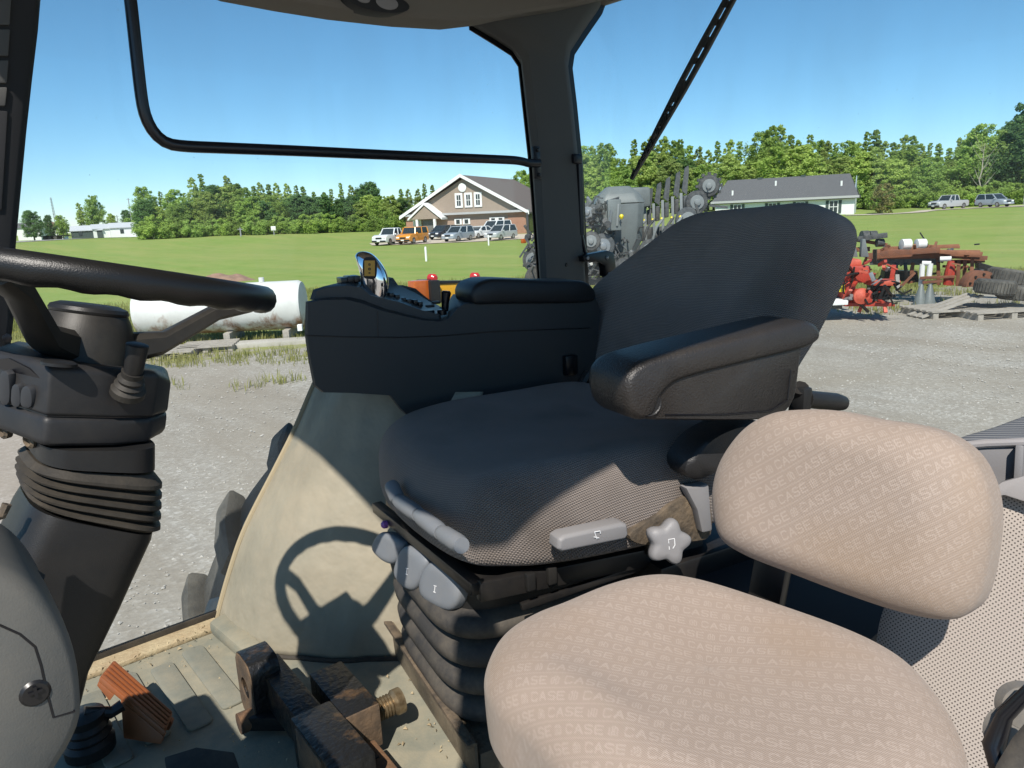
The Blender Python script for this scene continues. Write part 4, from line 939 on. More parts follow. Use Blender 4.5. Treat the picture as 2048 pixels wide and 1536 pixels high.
    # clutter: arms, springs, hoses, bolts
    for k in range(420):
        z = rg.random(); x = rg.choice((rg.uniform(1168, 1262), rg.uniform(1262, 1425), rg.uniform(1168, 1230), rg.uniform(1056, 1095))); lo = 400 if x < 1225 else (470 if x < 1390 else 385)
        y = rg.uniform(lo, 560) if x > 1100 else rg.uniform(470, 560)
        a = q(x, y, rg.uniform(-1.2, .4)); l = rg.uniform(.12, .5); dr = V3(rg.gauss(0, 1), rg.gauss(0, 1), rg.gauss(0, 1)).normalized()
        m = rg.choice(('planter_dark', 'planter_dark', 'planter_mid', 'steel_bright', 'planter_dark', 'planter_dark', 'planter_dark', 'paint_white' if k % 9 == 0 else 'planter_dark'))
        if k % 5 == 0: MB().tube([a, a+dr*l*.5+UPZ*.12, a+dr*l], .018, 6).build('hose', m, e)
        elif k % 5 == 1: MB().cyl(a, a+dr*.09, .08, n=10).build('roller', m, e)
        else: MB().bar(a, a+dr*l, rg.uniform(.025, .07), rg.uniform(.02, .06)).build('linkage', m, e)
    # carrying tyre at the left, seen beside the pillar
    c = q(1082, 560, -1); MB().lathe(c-rt_*.0, (fw*-1+rt_*.2).normalized(), [(.2, -.1), (.38, -.12), (.42, 0), (.38, .12), (.2, .1)], 28).build('carrying_tyre', 'tyre', e)
    MB().box(q(1047, 482, 1), (.12, .1, .12)).build('amber_lamp', 'amber', e, .02)
    MB().bar(q(1054, 425, .2), q(1062, 575, .2), .05, .05).build('marker_mast', 'planter_dark', e)
    for x in (1100, 1270, 1430):
        p0 = q(x, 500); MB().bar(p0, V3(p0.x, p0.y, gz(p0.x, p0.y)), .12, .12).build('stand_leg', 'planter_dark', e)
planter()

# ------------------------------------------------------------------ red machine, rusty frame stack, tyres
mat('paint_red', (.5, .045, .025), .45, col2=(.32, .05, .03), scale=9)
mat('paint_red_faded', (.6, .12, .07), .55, col2=(.45, .07, .04), scale=9)
mat('rust', (.24, .09, .045), .85, col2=(.15, .065, .04), scale=6, bump=.4, bscale=40)
mat('rust_light', (.33, .14, .075), .85, col2=(.24, .1, .055), scale=7, bump=.4, bscale=40)
def red_machine():
    D_ = 17.4; base = gp(1725, D_); e = thing('red_machine', 'bright red dismantled harvesting head standing on the gravel by the backrest', 'farm machine', base)
    fw = V3(cf[0], cf[1], 0).normalized(); rt_ = V3(*_r0)
    q = lambda x, y, d=0: atd(x, y, D_+d)
    def blk(n, x0, y0, x1, y1, d, th, m, bv=.03): return MB().prism([q(x0, y1, d), q(x1, y1, d), q(x1, y0, d), q(x0, y0, d)], fw*th).build(n, m, e, bv)
    blk('upper_hood', 1684, 518, 1725, 536, .2, .5, 'paint_red_faded', .06)
    blk('main_housing', 1680, 532, 1742, 566, 0, .6, 'paint_red', .04)
    blk('gearbox', 1684, 564, 1712, 606, -.1, .4, 'paint_red', .04)
    blk('drive_box', 1710, 580, 1746, 608, -.25, .35, 'paint_red', .05)
    blk('shield', 1746, 570, 1780, 600, .05, .3, 'black_steel', .02)
    blk('base_skid', 1690, 606, 1790, 613, -.2, .5, 'paint_red', .01)
    blk('front_shield', 1742, 560, 1802, 572, -.1, .35, 'paint_red_faded', .03)
    blk('crate', 1645, 594, 1685, 618, 0, .5, 'planter_mid', .02)
    MB().lathe(q(1722, 592, -.28), -fw, [(.03, 0), (.17, .0), (.17, .04), (.1, .06), (.03, .1)], 20).build('flywheel', 'paint_red_faded', e)
    rg = random.Random(4)
    for k in range(46):
        x, y = rg.uniform(1682, 1795), rg.uniform(525, 610); a = q(x, y, rg.uniform(-.4, .0)); dr = V3(rg.gauss(0, 1), rg.gauss(0, 1), rg.gauss(0, 1)).normalized(); l = rg.uniform(.1, .42); m = rg.choice(('paint_red', 'black_steel', 'black_steel', 'paint_red_faded', 'steel_bright', 'paint_red'))
        if k % 4 == 0: MB().tube([a, a+dr*l*.5-UPZ*.1, a+dr*l], .02, 6).build('hose', 'black_steel', e)
        else: MB().bar(a, a+dr*l, rg.uniform(.03, .08), rg.uniform(.02, .06)).build('linkage', m, e)
    for x in (1700, 1745, 1785): MB().bar(q(x-3, 566, .2), q(x+3, 534+rg.uniform(-6, 16), .2), .09, .09).build('tine_arm', 'paint_red', e, .01)
    for x in (1752, 1762, 1772): MB().bar(q(x-6, 605, -.05), q(x+6, 575, -.05), .05, .05).build('tine', 'black_steel', e)
    blk('yellow_tag', 1676, 568, 1690, 584, -.2, .1, 'yellow_knob', .01)
    MB().bar(q(1741, 545, -.2), q(1748, 562, -.2), .1, .08).build('steel_cover', 'steel_bright', e, .01)
    for x in (1700, 1722): MB().prism([q(x, 514, .4), q(x+16, 514, .4), q(x+9, 478, .4), q(x+3, 478, .4)], fw*.1).build('grey_fin', 'planter_grey', e, .01)
    MB().box(q(1665, 604, -.3), (.5, .4, .1), (rt_, fw, UPZ)).build('white_box', 'paint_white', e, .02)
red_machine()
def rust_stack():
    D_ = 20.5; base = gp(1850, D_); e = thing('rusty_frame', 'stack of rusty implement frame beams on stands behind the red machine', 'scrap frame', base)
    fw = V3(cf[0], cf[1], 0).normalized(); q = lambda x, y, d=0: atd(x, y, D_+d); rg = random.Random(8)
    for i, (x0, y0, x1, y1, t, m, d) in enumerate(((1735, 512, 1900, 510, .16, 'rust', 0), (1745, 503, 1960, 505, .12, 'rust_light', .3), (1775, 497, 1918, 492, .1, 'rust_light', .6), (1760, 508, 1880, 500, .13, 'rust', -.3), (1830, 500, 1965, 508, .1, 'rust_light', -.2), (1880, 512, 1975, 516, .1, 'rust', 0), (1740, 522, 1880, 522, .2, 'planter_dark', .1), (1840, 492, 1920, 494, .08, 'rust_light', .8), (1900, 525, 1970, 520, .12, 'rust', .2), (1700, 478, 1775, 490, .09, 'rust', .4), (1690, 500, 1740, 498, .12, 'rust', .5))):
        MB().bar(q(x0, y0, d), q(x1, y1, d), t, t*.9).build('beam', m, e, .006)
    for x, y0, y1, m in ((1793, 525, 560, 'black_steel'), (1810, 525, 556, 'black_steel'), (1826, 525, 550, 'rust'), (1876, 515, 570, 'rust'), (1918, 520, 572, 'rust'), (1930, 520, 574, 'rust'), (1900, 516, 570, 'paint_red'), (1945, 515, 560, 'rust_light'), (1772, 494, 518, 'rust'), (1757, 500, 520, 'rust_light')):
        MB().bar(q(x, y0), q(x+rg.uniform(-4, 4), y1), .09, .08).build('upright', m, e, .005)
    for x0, y0, x1, y1, m in ((1845, 528, 1842, 572, 'far_white'), (1844, 526, 1862, 527, 'far_white'), (1861, 527, 1858, 552, 'far_white'), (1880, 518, 1903, 517, 'far_white')):
        MB().tube([q(x0, y0, -.2), q(x1, y1, -.2)], .06, 10).build('white_pipe', m, e)
    MB().tube([q(1902, 522, -.2), q(1900, 545, -.2), q(1895, 570, -.2)], [.07, .12, .1], 10).build('red_boot', 'paint_red', e)
    MB().prism([q(1770, 540, .8), q(1835, 542, .8), q(1838, 565, .8), q(1768, 560, .8)], fw*.2).build('black_panel', 'black_steel', e)
    for x0, y0, x1, y1 in ((1800, 575, 1830, 545), (1770, 572, 1796, 550), (1840, 556, 1910, 553), (1845, 565, 1885, 562)): MB().bar(q(x0, y0, -.3), q(x1, y1, -.3), .1, .06).build('loose_beam', 'rust', e, .005)
    for x, y, r_ in ((1808, 489, .13), (1838, 488, .12)): MB().lathe(q(x-6, y, .4), V3(*_r0), [(.02, 0), (r_, .01), (r_, .22), (.02, .23)], 14).build('white_cylinder', 'paint_white', e)
    for x, y, r_ in ((1722, 473, .14), (1738, 470, .1), (1752, 486, .1)): MB().lathe(q(x, y, .3), V3(*_r0), [(.02, 0), (r_, .01), (r_, .18), (.02, .19)], 14).build('bearing', rg.choice(('rust_light', 'planter_dark')), e)
    MB().bar(q(1715, 478, .3), q(1775, 470, .3), .2, .12).build('black_box', 'planter_dark', e, .01)
    MB().bar(q(1840, 465, .5), q(1856, 490, .5), .03, .03).build('rod', 'black_steel', e)
    for k in range(40):
        x, y = rg.uniform(1700, 1960), rg.uniform(488, 565); a = q(x, y, rg.uniform(-.4, .6)); dr = V3(rg.gauss(0, 1), rg.gauss(0, 1), rg.gauss(0, .6)).normalized(); MB().bar(a, a+dr*rg.uniform(.1, .4), rg.uniform(.03, .07), rg.uniform(.02, .06)).build('bracket', rg.choice(('rust', 'rust_light', 'black_steel', 'rust', 'planter_mid')), e)
    for x in (1842, 1860):
        p = q(x, 578, -.6); MB().lathe(V3(p.x, p.y, gz(p.x, p.y)), UPZ, [(.16, 0), (.15, .05), (.04, .5), (.02, .52)], 12).build('grey_cone', 'planter_grey', e)
rust_stack()
def yard_tyre(px, py, D_, r_, wd, label, tilt, stand=False):
    p = gp(px, D_); e = thing('worn_tyre', label, 'tyre', p, 'worn tyres on the pallet'); c = atd(px, py, D_)
    ax = V3(*_r0)*math.sin(tilt)+UPZ*math.cos(tilt)
    MB().lathe(c-ax*wd/2, ax, [(r_*.55, .0), (r_*.92, .0), (r_, wd*.15), (r_, wd*.85), (r_*.92, wd), (r_*.55, wd)], 36).build('carcass', 'tyre', e)
    x = ax.orthogonal().normalized(); y = ax.cross(x)
    for k in range(36):
        a = k*math.pi/18; o = x*math.cos(a)+y*math.sin(a); t = ax.cross(o)
        MB().box(c+o*(r_+.008), (wd*.7, .03, .03), (ax, t, o)).build('tread_block', 'tyre', e)
yard_tyre(1990, 574, 18.6, .37, .3, 'worn black tyre lying in front on the pallet beyond the rusty frame', R(6))
yard_tyre(2022, 555, 19.6, .45, .34, 'worn black tyre behind the front one at the right edge', R(12))
yard_tyre(2035, 585, 19.0, .37, .3, 'worn black tyre low at the right edge on the pallet', R(4))
def ramp_panel():
    q = lambda x, y, d=0: atd(x, y, 21.5+d); p = gp(1990, 21.5)
    o = MB().prism([q(1955, 523), q(2052, 552), q(2052, 575), q(1960, 560)], V3(cf[0], cf[1], 0)*.15).build('ramp_panel', 'black_steel', None, .02); tag(o, 'sloping black panel leaning behind the worn tyres', 'panel')
    e = thing('wheel_hub', 'rusty half-round hub casting standing left of the worn tyres', 'casting', gp(1960, 19.2)); c = atd(1966, 562, 19.2)
    fw = V3(cf[0], cf[1], 0).normalized()
    pts = []
    for k in range(15):
        a = math.pi*k/14; pts.append(c+V3(*_r0)*(.36*math.cos(a))+UPZ*(.34*math.sin(a)-.12))
    for k in range(9):
        a = math.pi*(8-k)/8; pts.append(c+V3(*_r0)*(.17*math.cos(a)+.05)+UPZ*(.17*math.sin(a)-.12))
    MB().prism(pts, fw*.3).build('casting', 'rust', e, .01)
    for k in range(5):
        a = math.pi*(k+.5)/5; MB().cyl(c+V3(*_r0)*(.3*math.cos(a))+UPZ*(.27*math.sin(a)-.12)-fw*.03, c+V3(*_r0)*(.3*math.cos(a))+UPZ*(.27*math.sin(a)-.12), .025, n=8).build('bolt', 'black_steel', e)
    for i, (x, y, lab) in enumerate(((1900, 583, 'weathered pallet with planks leaning left of the worn tyres'), (1990, 596, 'weathered pallet under the worn tyres at the right edge'))):
        p = gp(x+20, 18.6); e = thing('wooden_pallet', lab, 'pallet', p, rz=cdir+R(6))
        for k in range(6): MB().box((0, -.5+k*.2, .15), (1.7, .13, .03)).build('plank', 'wood_grey', e, world=False)
        for k in range(3): MB().box((-.75+k*.75, 0, .06), (.12, 1.1, .12)).build('bearer', 'wood_grey', e, world=False)
        if i == 0:
            for k in range(3): MB().bar((-1.0, -.4+k*.2, .03), (.4, -.35+k*.2, .42), .12, .03).build('leaning_plank', 'wood_grey', e, world=False)
ramp_panel()

# ================================================================== the cab
FLOOR = -.95
cab = thing('tractor', 'grey tractor cab interior with roof, posts, floor, windows and outer tyre around the seats', 'tractor', (.6, 1., FLOOR))
def T(pxs, f, n=None, *a): 
    pts = [f(x, y, *a) for x, y in pxs]; return pts
def trace(pxs, v, n=0, closed=True):
    P = [atv(x, y, v) for x, y in pxs]; return catmull(P, n, closed) if n else P
EX, EY, EZ = V3(1, 0, 0), V3(0, 1, 0), V3(0, 0, 1)
# roof and its front visor edge
MB().prism([V3(-.11, .22, .64), V3(-.06, .185, .64), V3(.2, .17, .64), V3(.6, .15, .64), V3(1.95, .14, .64), V3(1.95, 1.82, .64), V3(-.01, 1.82, .64), V3(-.03, 1.1, .64), V3(-.075, .69, .64), V3(-.12, .34, .64)], EZ*.16).build('roof', 'header_grey', cab, .03)
# header trim along the right window with its sagging lower edge
HD = [(380, -60), (480, -22), (590, 0), (700, 19), (830, 35), (930, 42), (985, 36), (1060, 24), (1150, 10), (1225, -8), (1300, -30), (1300, -160), (380, -160)]
MB().prism(trace(HD, 1.6), EY*.12).build('roof_trim', 'header_grey', cab, .02, 3)
lp = MB()
for k in range(2): pass
c0 = atv(765, 4, 1.575)
lamp = MB().prism([c0+EX*(math.cos(a)*.085)+EZ*(math.sin(a)*.022)-EX*.01 for a in (2*math.pi*k/28 for k in range(28))], EY*.05).build('dome_lamp', 'trim_dark', cab, .006)
for dx, rr in ((.012, .03), (-.05, .018)):
    cc = c0+EX*dx+V3(0, -.002, 0); MB().prism([cc+EX*(math.cos(a)*rr)+EZ*(math.sin(a)*rr*.5) for a in (2*math.pi*k/20 for k in range(20))], EY*.03).build('lamp_lens', 'shelf_grey', lamp, .003)
# rear right post
PL = [(935, -40), (942, 38), (990, 66), (1026, 90), (1044, 118), (1051, 180), (1066, 320), (1085, 600), (1178, 600), (1163, 330), (1150, 200), (1141, 125), (1146, 92), (1172, 52), (1204, 6), (1225, -40)]
pl = trace(PL, 1.68)
def offset_poly(P, d, nrm=EY):
    n = len(P); out = []
    cen = sum(P, V3(0, 0, 0))/n
    area = sum((P[i]-cen).cross(P[(i+1) % n]-cen).dot(nrm) for i in range(n)); sg = 1 if area > 0 else -1
    for i in range(n):
        a = (P[i]-P[i-1]).normalized(); b = (P[(i+1) % n]-P[i]).normalized(); t = (a+b).normalized(); out.append(P[i]+t.cross(nrm)*d*sg)
    return out
post = MB().loft([offset_poly(pl, -.022), offset_poly(pl, -.006), pl, pl]); post = MB()
l0 = [p+EY*.0 for p in offset_poly(pl, -.03)]; l1 = [p+EY*.022 for p in offset_poly(pl, -.006)]; l2 = [p+EY*.045 for p in pl]; l2 = [p+EX*.035 for p in l2]; l1 = [p+EX*.014 for p in l1]; l3 = [p+EY*.1+EX*.085 for p in pl]
post.loft([l0, l1, l2, l3]).build('rear_post', 'trim_grey', cab, 0, smooth=50)
MB().prism([p+EY*.06+EX*.054 for p in offset_poly(pl, .016)], EY*.004).build('glass_border', 'frit_black', cab)
b0 = atv(1133, 530, 1.679); MB().lathe(b0+EY*.002, -EY, [(.006, 0), (.006, .002), (.004, .004)], 10).build('post_plug', 'frit_black', cab)
# door-gas-strut on the post's right edge
MB().tube([atv(1158, 315, 1.69), atv(1163, 470, 1.69)], .011, 10).tube([atv(1163, 470, 1.69), atv(1172, 512, 1.69)], .006, 8).build('strut', 'bar_black', cab)
MB().box(atv(1150, 318, 1.685), (.04, .03, .03)).build('strut_mount', 'bar_black', cab, .006)
latch = MB().prism(trace([(1165, 512), (1180, 508), (1215, 501), (1228, 505), (1232, 530), (1232, 552), (1222, 558), (1212, 552), (1210, 532), (1196, 524), (1168, 524)], 1.66), EY*.03).build('window_latch', 'frit_black', cab, .004)
for x, y in ((1175, 516), (1214, 515), (1218, 548)): MB().lathe(atv(x, y, 1.66), -EY, [(.006, -.002), (.006, .003), (.003, .005)], 10).build('rivet', 'steel_bright', latch)
# front right post at the left frame edge
fp = trace([(-120, -60), (88, -60), (78, 60), (66, 160), (55, 260), (40, 420), (31, 520), (29, 640), (20, 720), (-20, 860), (-150, 860), (-140, 500)], 1.64)
MB().loft([offset_poly(fp, -.012), [p+EY*.012 for p in fp], [p+EY*.1 for p in fp]]).build('front_post', 'trim_dark', cab, 0, smooth=50)
for k, (y0, y1) in enumerate(((-20, 50), (58, 112), (120, 166), (174, 212))):
    MB().prism(trace([(-40, y0), (24-k*3, y0), (20-k*3, y1), (-40, y1)], 1.632), EY*.012).build('post_vent', 'trim_grey', cab, .003)
MB().prism(trace([(-40, 218), (16, 222), (4, 420), (-40, 420)], 1.634), EY*.012).build('post_insert', 'trim_dark', cab, .003)
MB().lathe(atv(14, 676, 1.62), -EY, [(.008, 0), (.008, .003), (.003, .004)], 10).build('post_screw', 'frit_black', cab)
# grab frame across the window
gb = catmull([atv(x, y, 1.655) for x, y in ((250, -80), (261, 0), (273, 110), (283, 195), (291, 232), (306, 262), (330, 284), (365, 292), (450, 296), (600, 302), (800, 311), (1000, 319), (1040, 322), (1056, 326), (1078, 326))], 90, False)
grab = MB().tube(gb, .0122, 12).build('grab_rail', 'bar_black', cab)
MB().prism(trace([(1068, 292), (1080, 292), (1084, 358), (1072, 358)], 1.664), EY*.014).build('rail_bracket', 'bar_black', grab, .003)
for x, y in ((1075, 300), (1078, 350)): MB().lathe(atv(x, y, 1.664), -EY, [(.006, 0), (.006, .004), (.003, .006)], 8).build('bracket_bolt', 'frit_black', grab)
# glass
tag(MB().box(V3(.92, 1.745, -.2), (1.5, .004, 1.5)).build('side_window', 'cab_glass', cab), None)
MB().box(V3(1.9, 1.0, .03), (.004, 2.0, 1.24)).build('rear_window', 'rear_glass', cab)
MB().box(V3(1.88, .95, -.78), (.05, 1.6, .3)).build('rear_sill', 'trim_dark', cab, .01)
MB().box(V3(-.22, .92, -.62), (.36, .4, .64)).build('unseen_dash_cowl', 'trim_dark', cab, .03)  # unseen block, added to darken the cab and shade the floor
MB().bar(V3(-.2, .16, .66), V3(-.27, .1, -.9), .08, .1).build('unseen_left_front_post', 'trim_dark', cab, .02)  # out of view, added for the shadow it throws into the cab
MB().box(V3(1.72, .13, .06), (.1, .07, 1.16)).build('unseen_left_rear_post', 'trim_dark', cab, .02)  # out-of-view post, put in to darken the cab
# floor with raised pads
MB().prism([V3(-.5, .12, FLOOR-.03), V3(1.9, .12, FLOOR-.03), V3(1.9, 1.75, FLOOR-.03), V3(-.5, 1.75, FLOOR-.03)], EZ*.03).build('floor_mat', 'floor_mat', cab, .004)
for k in range(7):
    u0 = .385-.072*k
    if u0 < -.1: continue
    P = []
    for j in range(24):
        t = 2*math.pi*j/24; P.append(V3(u0+.024*abs(math.cos(t))**.5*(1 if math.cos(t) > 0 else -1), (1.40 if math.sin(t) < 0 else 1.63)+.022*abs(math.sin(t))**.5*(1 if math.sin(t) > 0 else -1)-.02*(k % 2), FLOOR+.0005))
    MB().prism(P, EZ*.006).build('floor_rib', 'floor_rib', cab, .003)
MB().prism([V3(-.4, 1.705, FLOOR), V3(.47, 1.69, FLOOR), V3(.47, 1.75, FLOOR), V3(-.4, 1.76, FLOOR)], EZ*.012).build('sill_lip', 'sill_dirt', cab, .004)
MB().bar(V3(-.4, 1.757, FLOOR+.012), V3(.478, 1.745, FLOOR+.012), .012, .03).build('sill_seal', 'rubber', cab, .003)
MB().prism([V3(.44, 1.69, FLOOR), V3(.49, 1.71, FLOOR), V3(.5, 1.5, FLOOR), V3(.455, 1.5, FLOOR)], EZ*.035).build('corner_flange', 'floor_mat', cab, .012)
def crumbs():
    rg = random.Random(21); mb = MB()
    for k in range(420):
        if k % 3 == 0: p = V3(rg.uniform(.05, .47), rg.gauss(1.69, .02), FLOOR+.012)
        else: p = V3(rg.uniform(.1, .75), rg.uniform(.95, 1.68), FLOOR+.004)
        s_ = rg.choice((.002, .003, .003, .004, .006)); a = [p+V3(rg.uniform(-1, 1)*s_, rg.uniform(-1, 1)*s_, 0) for _ in range(3)]
        mb.add(a+[p+EZ*s_*.9], [(0, 1, 3), (1, 2, 3), (2, 0, 3)])
    o = mb.build('floor_grit', 'sill_dirt', cab, smooth=0); o['kind'] = 'stuff'
crumbs()
# fender cover: vinyl sheet curving up over the wheel arch
def fender():
    bot = catmull([V3(.475, 1.742, 0), V3(.468, 1.66, 0), V3(.49, 1.54, 0), V3(.56, 1.44, 0), V3(.67, 1.33, 0), V3(.76, 1.25, 0)], 60, False)
    edge = catmull([V3(.476, 0, -.95), V3(.52, 0, -.845), V3(.576, 0, -.735), V3(.67, 0, -.603), V3(.734, 0, -.512), V3(.79, 0, -.42), V3(.812, 0, -.388)], 50, False)
    vs = []; fs = []; n = len(bot); m = len(edge)
    for j, q in enumerate(edge):
        du = q.x-.476
        for i, p in enumerate(bot):
            s_ = i/(n-1); k = 1-.35*s_
            wr = .011*noise.noise(V3(s_*5, j*.03, 2.))+.004*noise.noise(V3(s_*13+j*.08, j*.05, 5.))+.006*math.sin(s_*19+1)*max(0, (j/m-.35))
            dirv = V3(-.75, -.6, 0)
            vs.append(V3(p.x+du*k, p.y+du*.06*s_, q.z)+dirv*wr*min(1, s_*6))
    for j in range(m-1):
        for i in range(n-1): fs.append((j*n+i, j*n+i+1, (j+1)*n+i+1, (j+1)*n+i))
    o = MB().add(vs, fs).build('fender_cover', 'vinyl_cover', cab, smooth=180)
    sm = o.modifiers.new('thick', 'SOLIDIFY'); sm.thickness = .008; sm.offset = -1
    MB().tube([V3(q.x-.003, 1.742, q.z) for q in edge], .0075, 8).build('cover_piping', 'vinyl_piping', o)
    sh = [vs[i]+V3(-.006, -.004, .0) for i in range(n)]
    MB().tube(sh[4:], .007, 6).build('cover_gap_shadow', 'rubber', o)  # dark tube drawn in for the shadow of the gap under the cover
fender()
# wiper on the rear window
wt = atu(1478, -40, 1.93); wb = atu(1262, 358, 1.93); wd = (wb-wt).normalized(); wn = wd.cross(EX).normalized()
wp = MB().tube([wb, wb-wd*.02], .004, 8).build('window_wiper', 'black_plastic', cab)
def wpt(t, o): return wt.lerp(wb, t)+wn*o
for s_, nm in ((-1, 'wiper_arm'), (1, 'wiper_blade')):
    wid = [.017, .02, .019, .014, .009, .003]; ts = [0, .3, .5, .7, .85, 1.]
    o = MB(); A = []; B_ = []
    for t, w_ in zip(ts, wid):
        A.append(wpt(t, s_*w_)); B_.append(wpt(t, s_*max(w_*.28, .001)))
    o.prism(A+B_[::-1], EX*.012).build(nm, 'black_plastic', wp, .001)
for k, t in enumerate((.02, .1, .18, .26, .36, .47, .5, .55, .6, .64, .68, .72, .78, .84, .9, .96)): MB().bar(wpt(t-.012, -.002), wpt(t+.016+.02*(k % 3 == 0), .003), .012, .01, EX).build('wiper_rung', 'black_plastic', wp)

# right rear tyre and fender lamp, outside
def rear_tyre():
    c = V3(1.5, 1.87, -1.55); r_ = 1.0
    e = MB().lathe(c, EY, [(.5, .06), (.8, .02), (r_-.05, .03), (r_-.015, .07), (r_, .25), (r_-.015, .45), (r_-.05, .5), (.8, .5), (.5, .46)], 96).build('rear_tyre', 'tyre', cab)
    MB().lathe(c, EY, [(.06, .1), (.5, .12), (.52, .06), (.52, .4), (.06, .3)], 48).build('rim', 'planter_mid', e)
    n = 22
    for k in range(n):
        for s_ in (0, 1):
            a = 2*math.pi*(k+.5*s_)/n; y0, y1 = (.02, .27) if s_ == 0 else (.5, .25); da = .14
            def pt(y, ang, rr): return c+V3(math.cos(ang)*rr, y, math.sin(ang)*rr)
            P = []
            for rr in (r_-.03, r_+.045):
                P.append([pt(y0, a-.04, rr-.012), pt(y0, a+.045, rr-.012), pt((y0+y1)/2, a+.045+da*.6, rr), pt(y1, a+.04+da, rr), pt(y1, a-.03+da, rr), pt((y0+y1)/2, a-.035+da*.6, rr)])
            MB().loft(P).build('lug', 'tyre_dusty' if (k in (8, 9) and s_ == 0) else 'tyre', e, .016, 2)
rear_tyre()
fl_ = MB().tube([atv(890, 604, 2.8), atv(893, 700, 2.8)], .015, 8).build('fender_lamp', 'black_plastic', cab)
MB().prism(trace([(829, 563), (860, 560), (864, 606), (831, 604)], 2.78), EY*.06).build('amber_lens', 'amber', fl_, .006)
MB().prism(trace([(861, 561), (880, 560), (884, 606), (864, 607)], 2.76), EY*.12).build('lamp_housing', 'black_plastic', fl_, .006)
MB().prism(trace([(876, 568), (930, 566), (935, 604), (884, 604)], 2.79), EY*.015).build('yellow_panel', 'yellow_panel', fl_, .002)
MB().prism(trace([(876, 562), (935, 561), (936, 566), (877, 568)], 2.785), EY*.04).build('panel_rim', 'black_plastic', fl_, .002)
for x, y in ((861, 556), (946, 553)): MB().lathe(atv(x, y, 2.84), -EY, [(.02, 0), (.02, .03), (.011, .04)], 14).build('red_lens', 'red_lens', fl_)

# ------------------------------------------------------------------ steering column
col = thing('steering_column', 'black tilting steering column with wheel, stalk and rubber bellows', 'steering column', (.1, .93, FLOOR))
wn_ = V3(.235, 0, .972).normalized(); wc = V3(.186, .95, -.235/.972*.192-.004); wx = V3(wn_.z, 0, -wn_.x); wy = EY
RW = .181
mb = MB(); loops = []; NT = 120
for k in range(NT):
    a = 2*math.pi*k/NT; d = wx*math.cos(a)+wy*math.sin(a); p = wc+d*RW; L_ = []
    for j in range(14):
        b = 2*math.pi*j/14; rr = .0158
        if math.sin(b) < -.2: rr -= .0026*(.5+.5*math.cos(a*26))*(-math.sin(b))
        L_.append(p+d*(math.cos(b)*rr*.95)+wn_*(math.sin(b)*rr*1.05))
    loops.append(L_)
vs = [p for l in loops for p in l]; fs = [(k*14+j, ((k+1) % NT)*14+j, ((k+1) % NT)*14+(j+1) % 14, k*14+(j+1) % 14) for k in range(NT) for j in range(14)]
whl = MB().add(vs, fs).build('steering_wheel', 'wheel_grip', col, smooth=180)
hc = atv(174, 672, .95); hub0 = hc-wn_*.045; hub1 = hc+wn_*.03
hub = MB().lathe(hc, wn_, [(.046, -.047), (.051, -.04), (.05, .0), (.044, .018), (.04, .026)], 40).build('hub', 'hub_plastic', whl)
MB().lathe(hc+wn_*.0265, wn_, [(.04, 0), (.041, .003), (.039, .007), (.03, .0105), (.01, .011)], 40).build('hub_cap', 'black_plastic', whl)
for ang, nm in ((R(-3), 'a'), (R(205+25), 'b'), (R(118), 'c')):
    d = wx*math.cos(ang)+wy*math.sin(ang); t = wn_.cross(d)
    p0 = hc-wn_*.012+d*.035; p1 = hc+wn_*.0+d*.08; p2 = wc+d*(RW-.045)-wn_*.022; p3 = wc+d*(RW-.006)-wn_*.008
    lo = []
    for p, wd_, th_ in ((p0, .02, .019), (p1, .017, .0135), (p2, .0145, .011), (p3, .0165, .010)):
        lo.append([p+t*(sx*wd_)+wn_*(sy*th_) for sx, sy in ((-1, -.6), (-.6, -1), (.6, -1), (1, -.6), (1, .6), (.6, 1), (-.6, 1), (-1, .6))])
    MB().loft(lo).build('spoke', 'hub_plastic', whl, 0, smooth=40)
# head housing
TOPP = [(99, 737, .835), (235, 748, .84), (318, 752, .862), (342, 764, .905), (336, 742, 1.05), (26, 688, 1.05), (-30, 706, .93)]
BOTP = [(86, 894, .835), (225, 892, .84), (296, 888, .862), (330, 862, .905), (326, 850, 1.05), (20, 838, 1.05), (-30, 848, .93)]
tp = [atv(*q) for q in TOPP]; bp_ = [atv(*q) for q in BOTP]
md = [a.lerp(b, .6) for a, b in zip(tp, bp_)]; md2 = [a.lerp(b, .615) for a, b in zip(tp, bp_)]
cen = sum(tp, V3(0, 0, 0))/len(tp)
MB().loft([[p+(cen-p)*.07+EZ*.006 for p in tp], tp, md]).build('upper_housing', 'head_plastic', col, .007, 3)
lowh = MB().loft([md2, bp_]).build('lower_housing', 'head_plastic', col, .007, 3)
MB().loft([[p+(sum(md, V3(0, 0, 0))/7-p)*.03 for p in md], [p+(sum(md2, V3(0, 0, 0))/7-p)*.03 for p in md2]]).build('housing_gap', 'frit_black', col)
ln = (tp[6]-tp[0]); hn = EZ.cross(ln).normalized(); hn = -hn if hn.dot(tp[0]) > 0 else hn     # left face, towards the eye
def onl(x, y, d=0.): return atp(x, y, tp[0]+hn*d, hn)
MB().prism([onl(x, y, .001) for x, y in ((-20, 720), (20, 716), (60, 736), (82, 755), (84, 800), (60, 815), (20, 795), (-20, 780))], hn*.0015).build('recess_shade_plate', 'frit_black', col)  # flat dark plate standing in for the shaded hole behind the levers
for x, y0, y1, w_ in ((24, 742, 800, 9), (46, 768, 806, 8), (67, 772, 808, 10)):
    P = catmull([onl(x-w_, y1, .003), onl(x-w_, y0+6, .003), onl(x, y0-4, .003), onl(x+w_, y0+8, .003), onl(x+w_, y1+2, .003)], 16)
    MB().prism(P, hn*.008).build('finger_lever', 'lever_grey', col, .002)
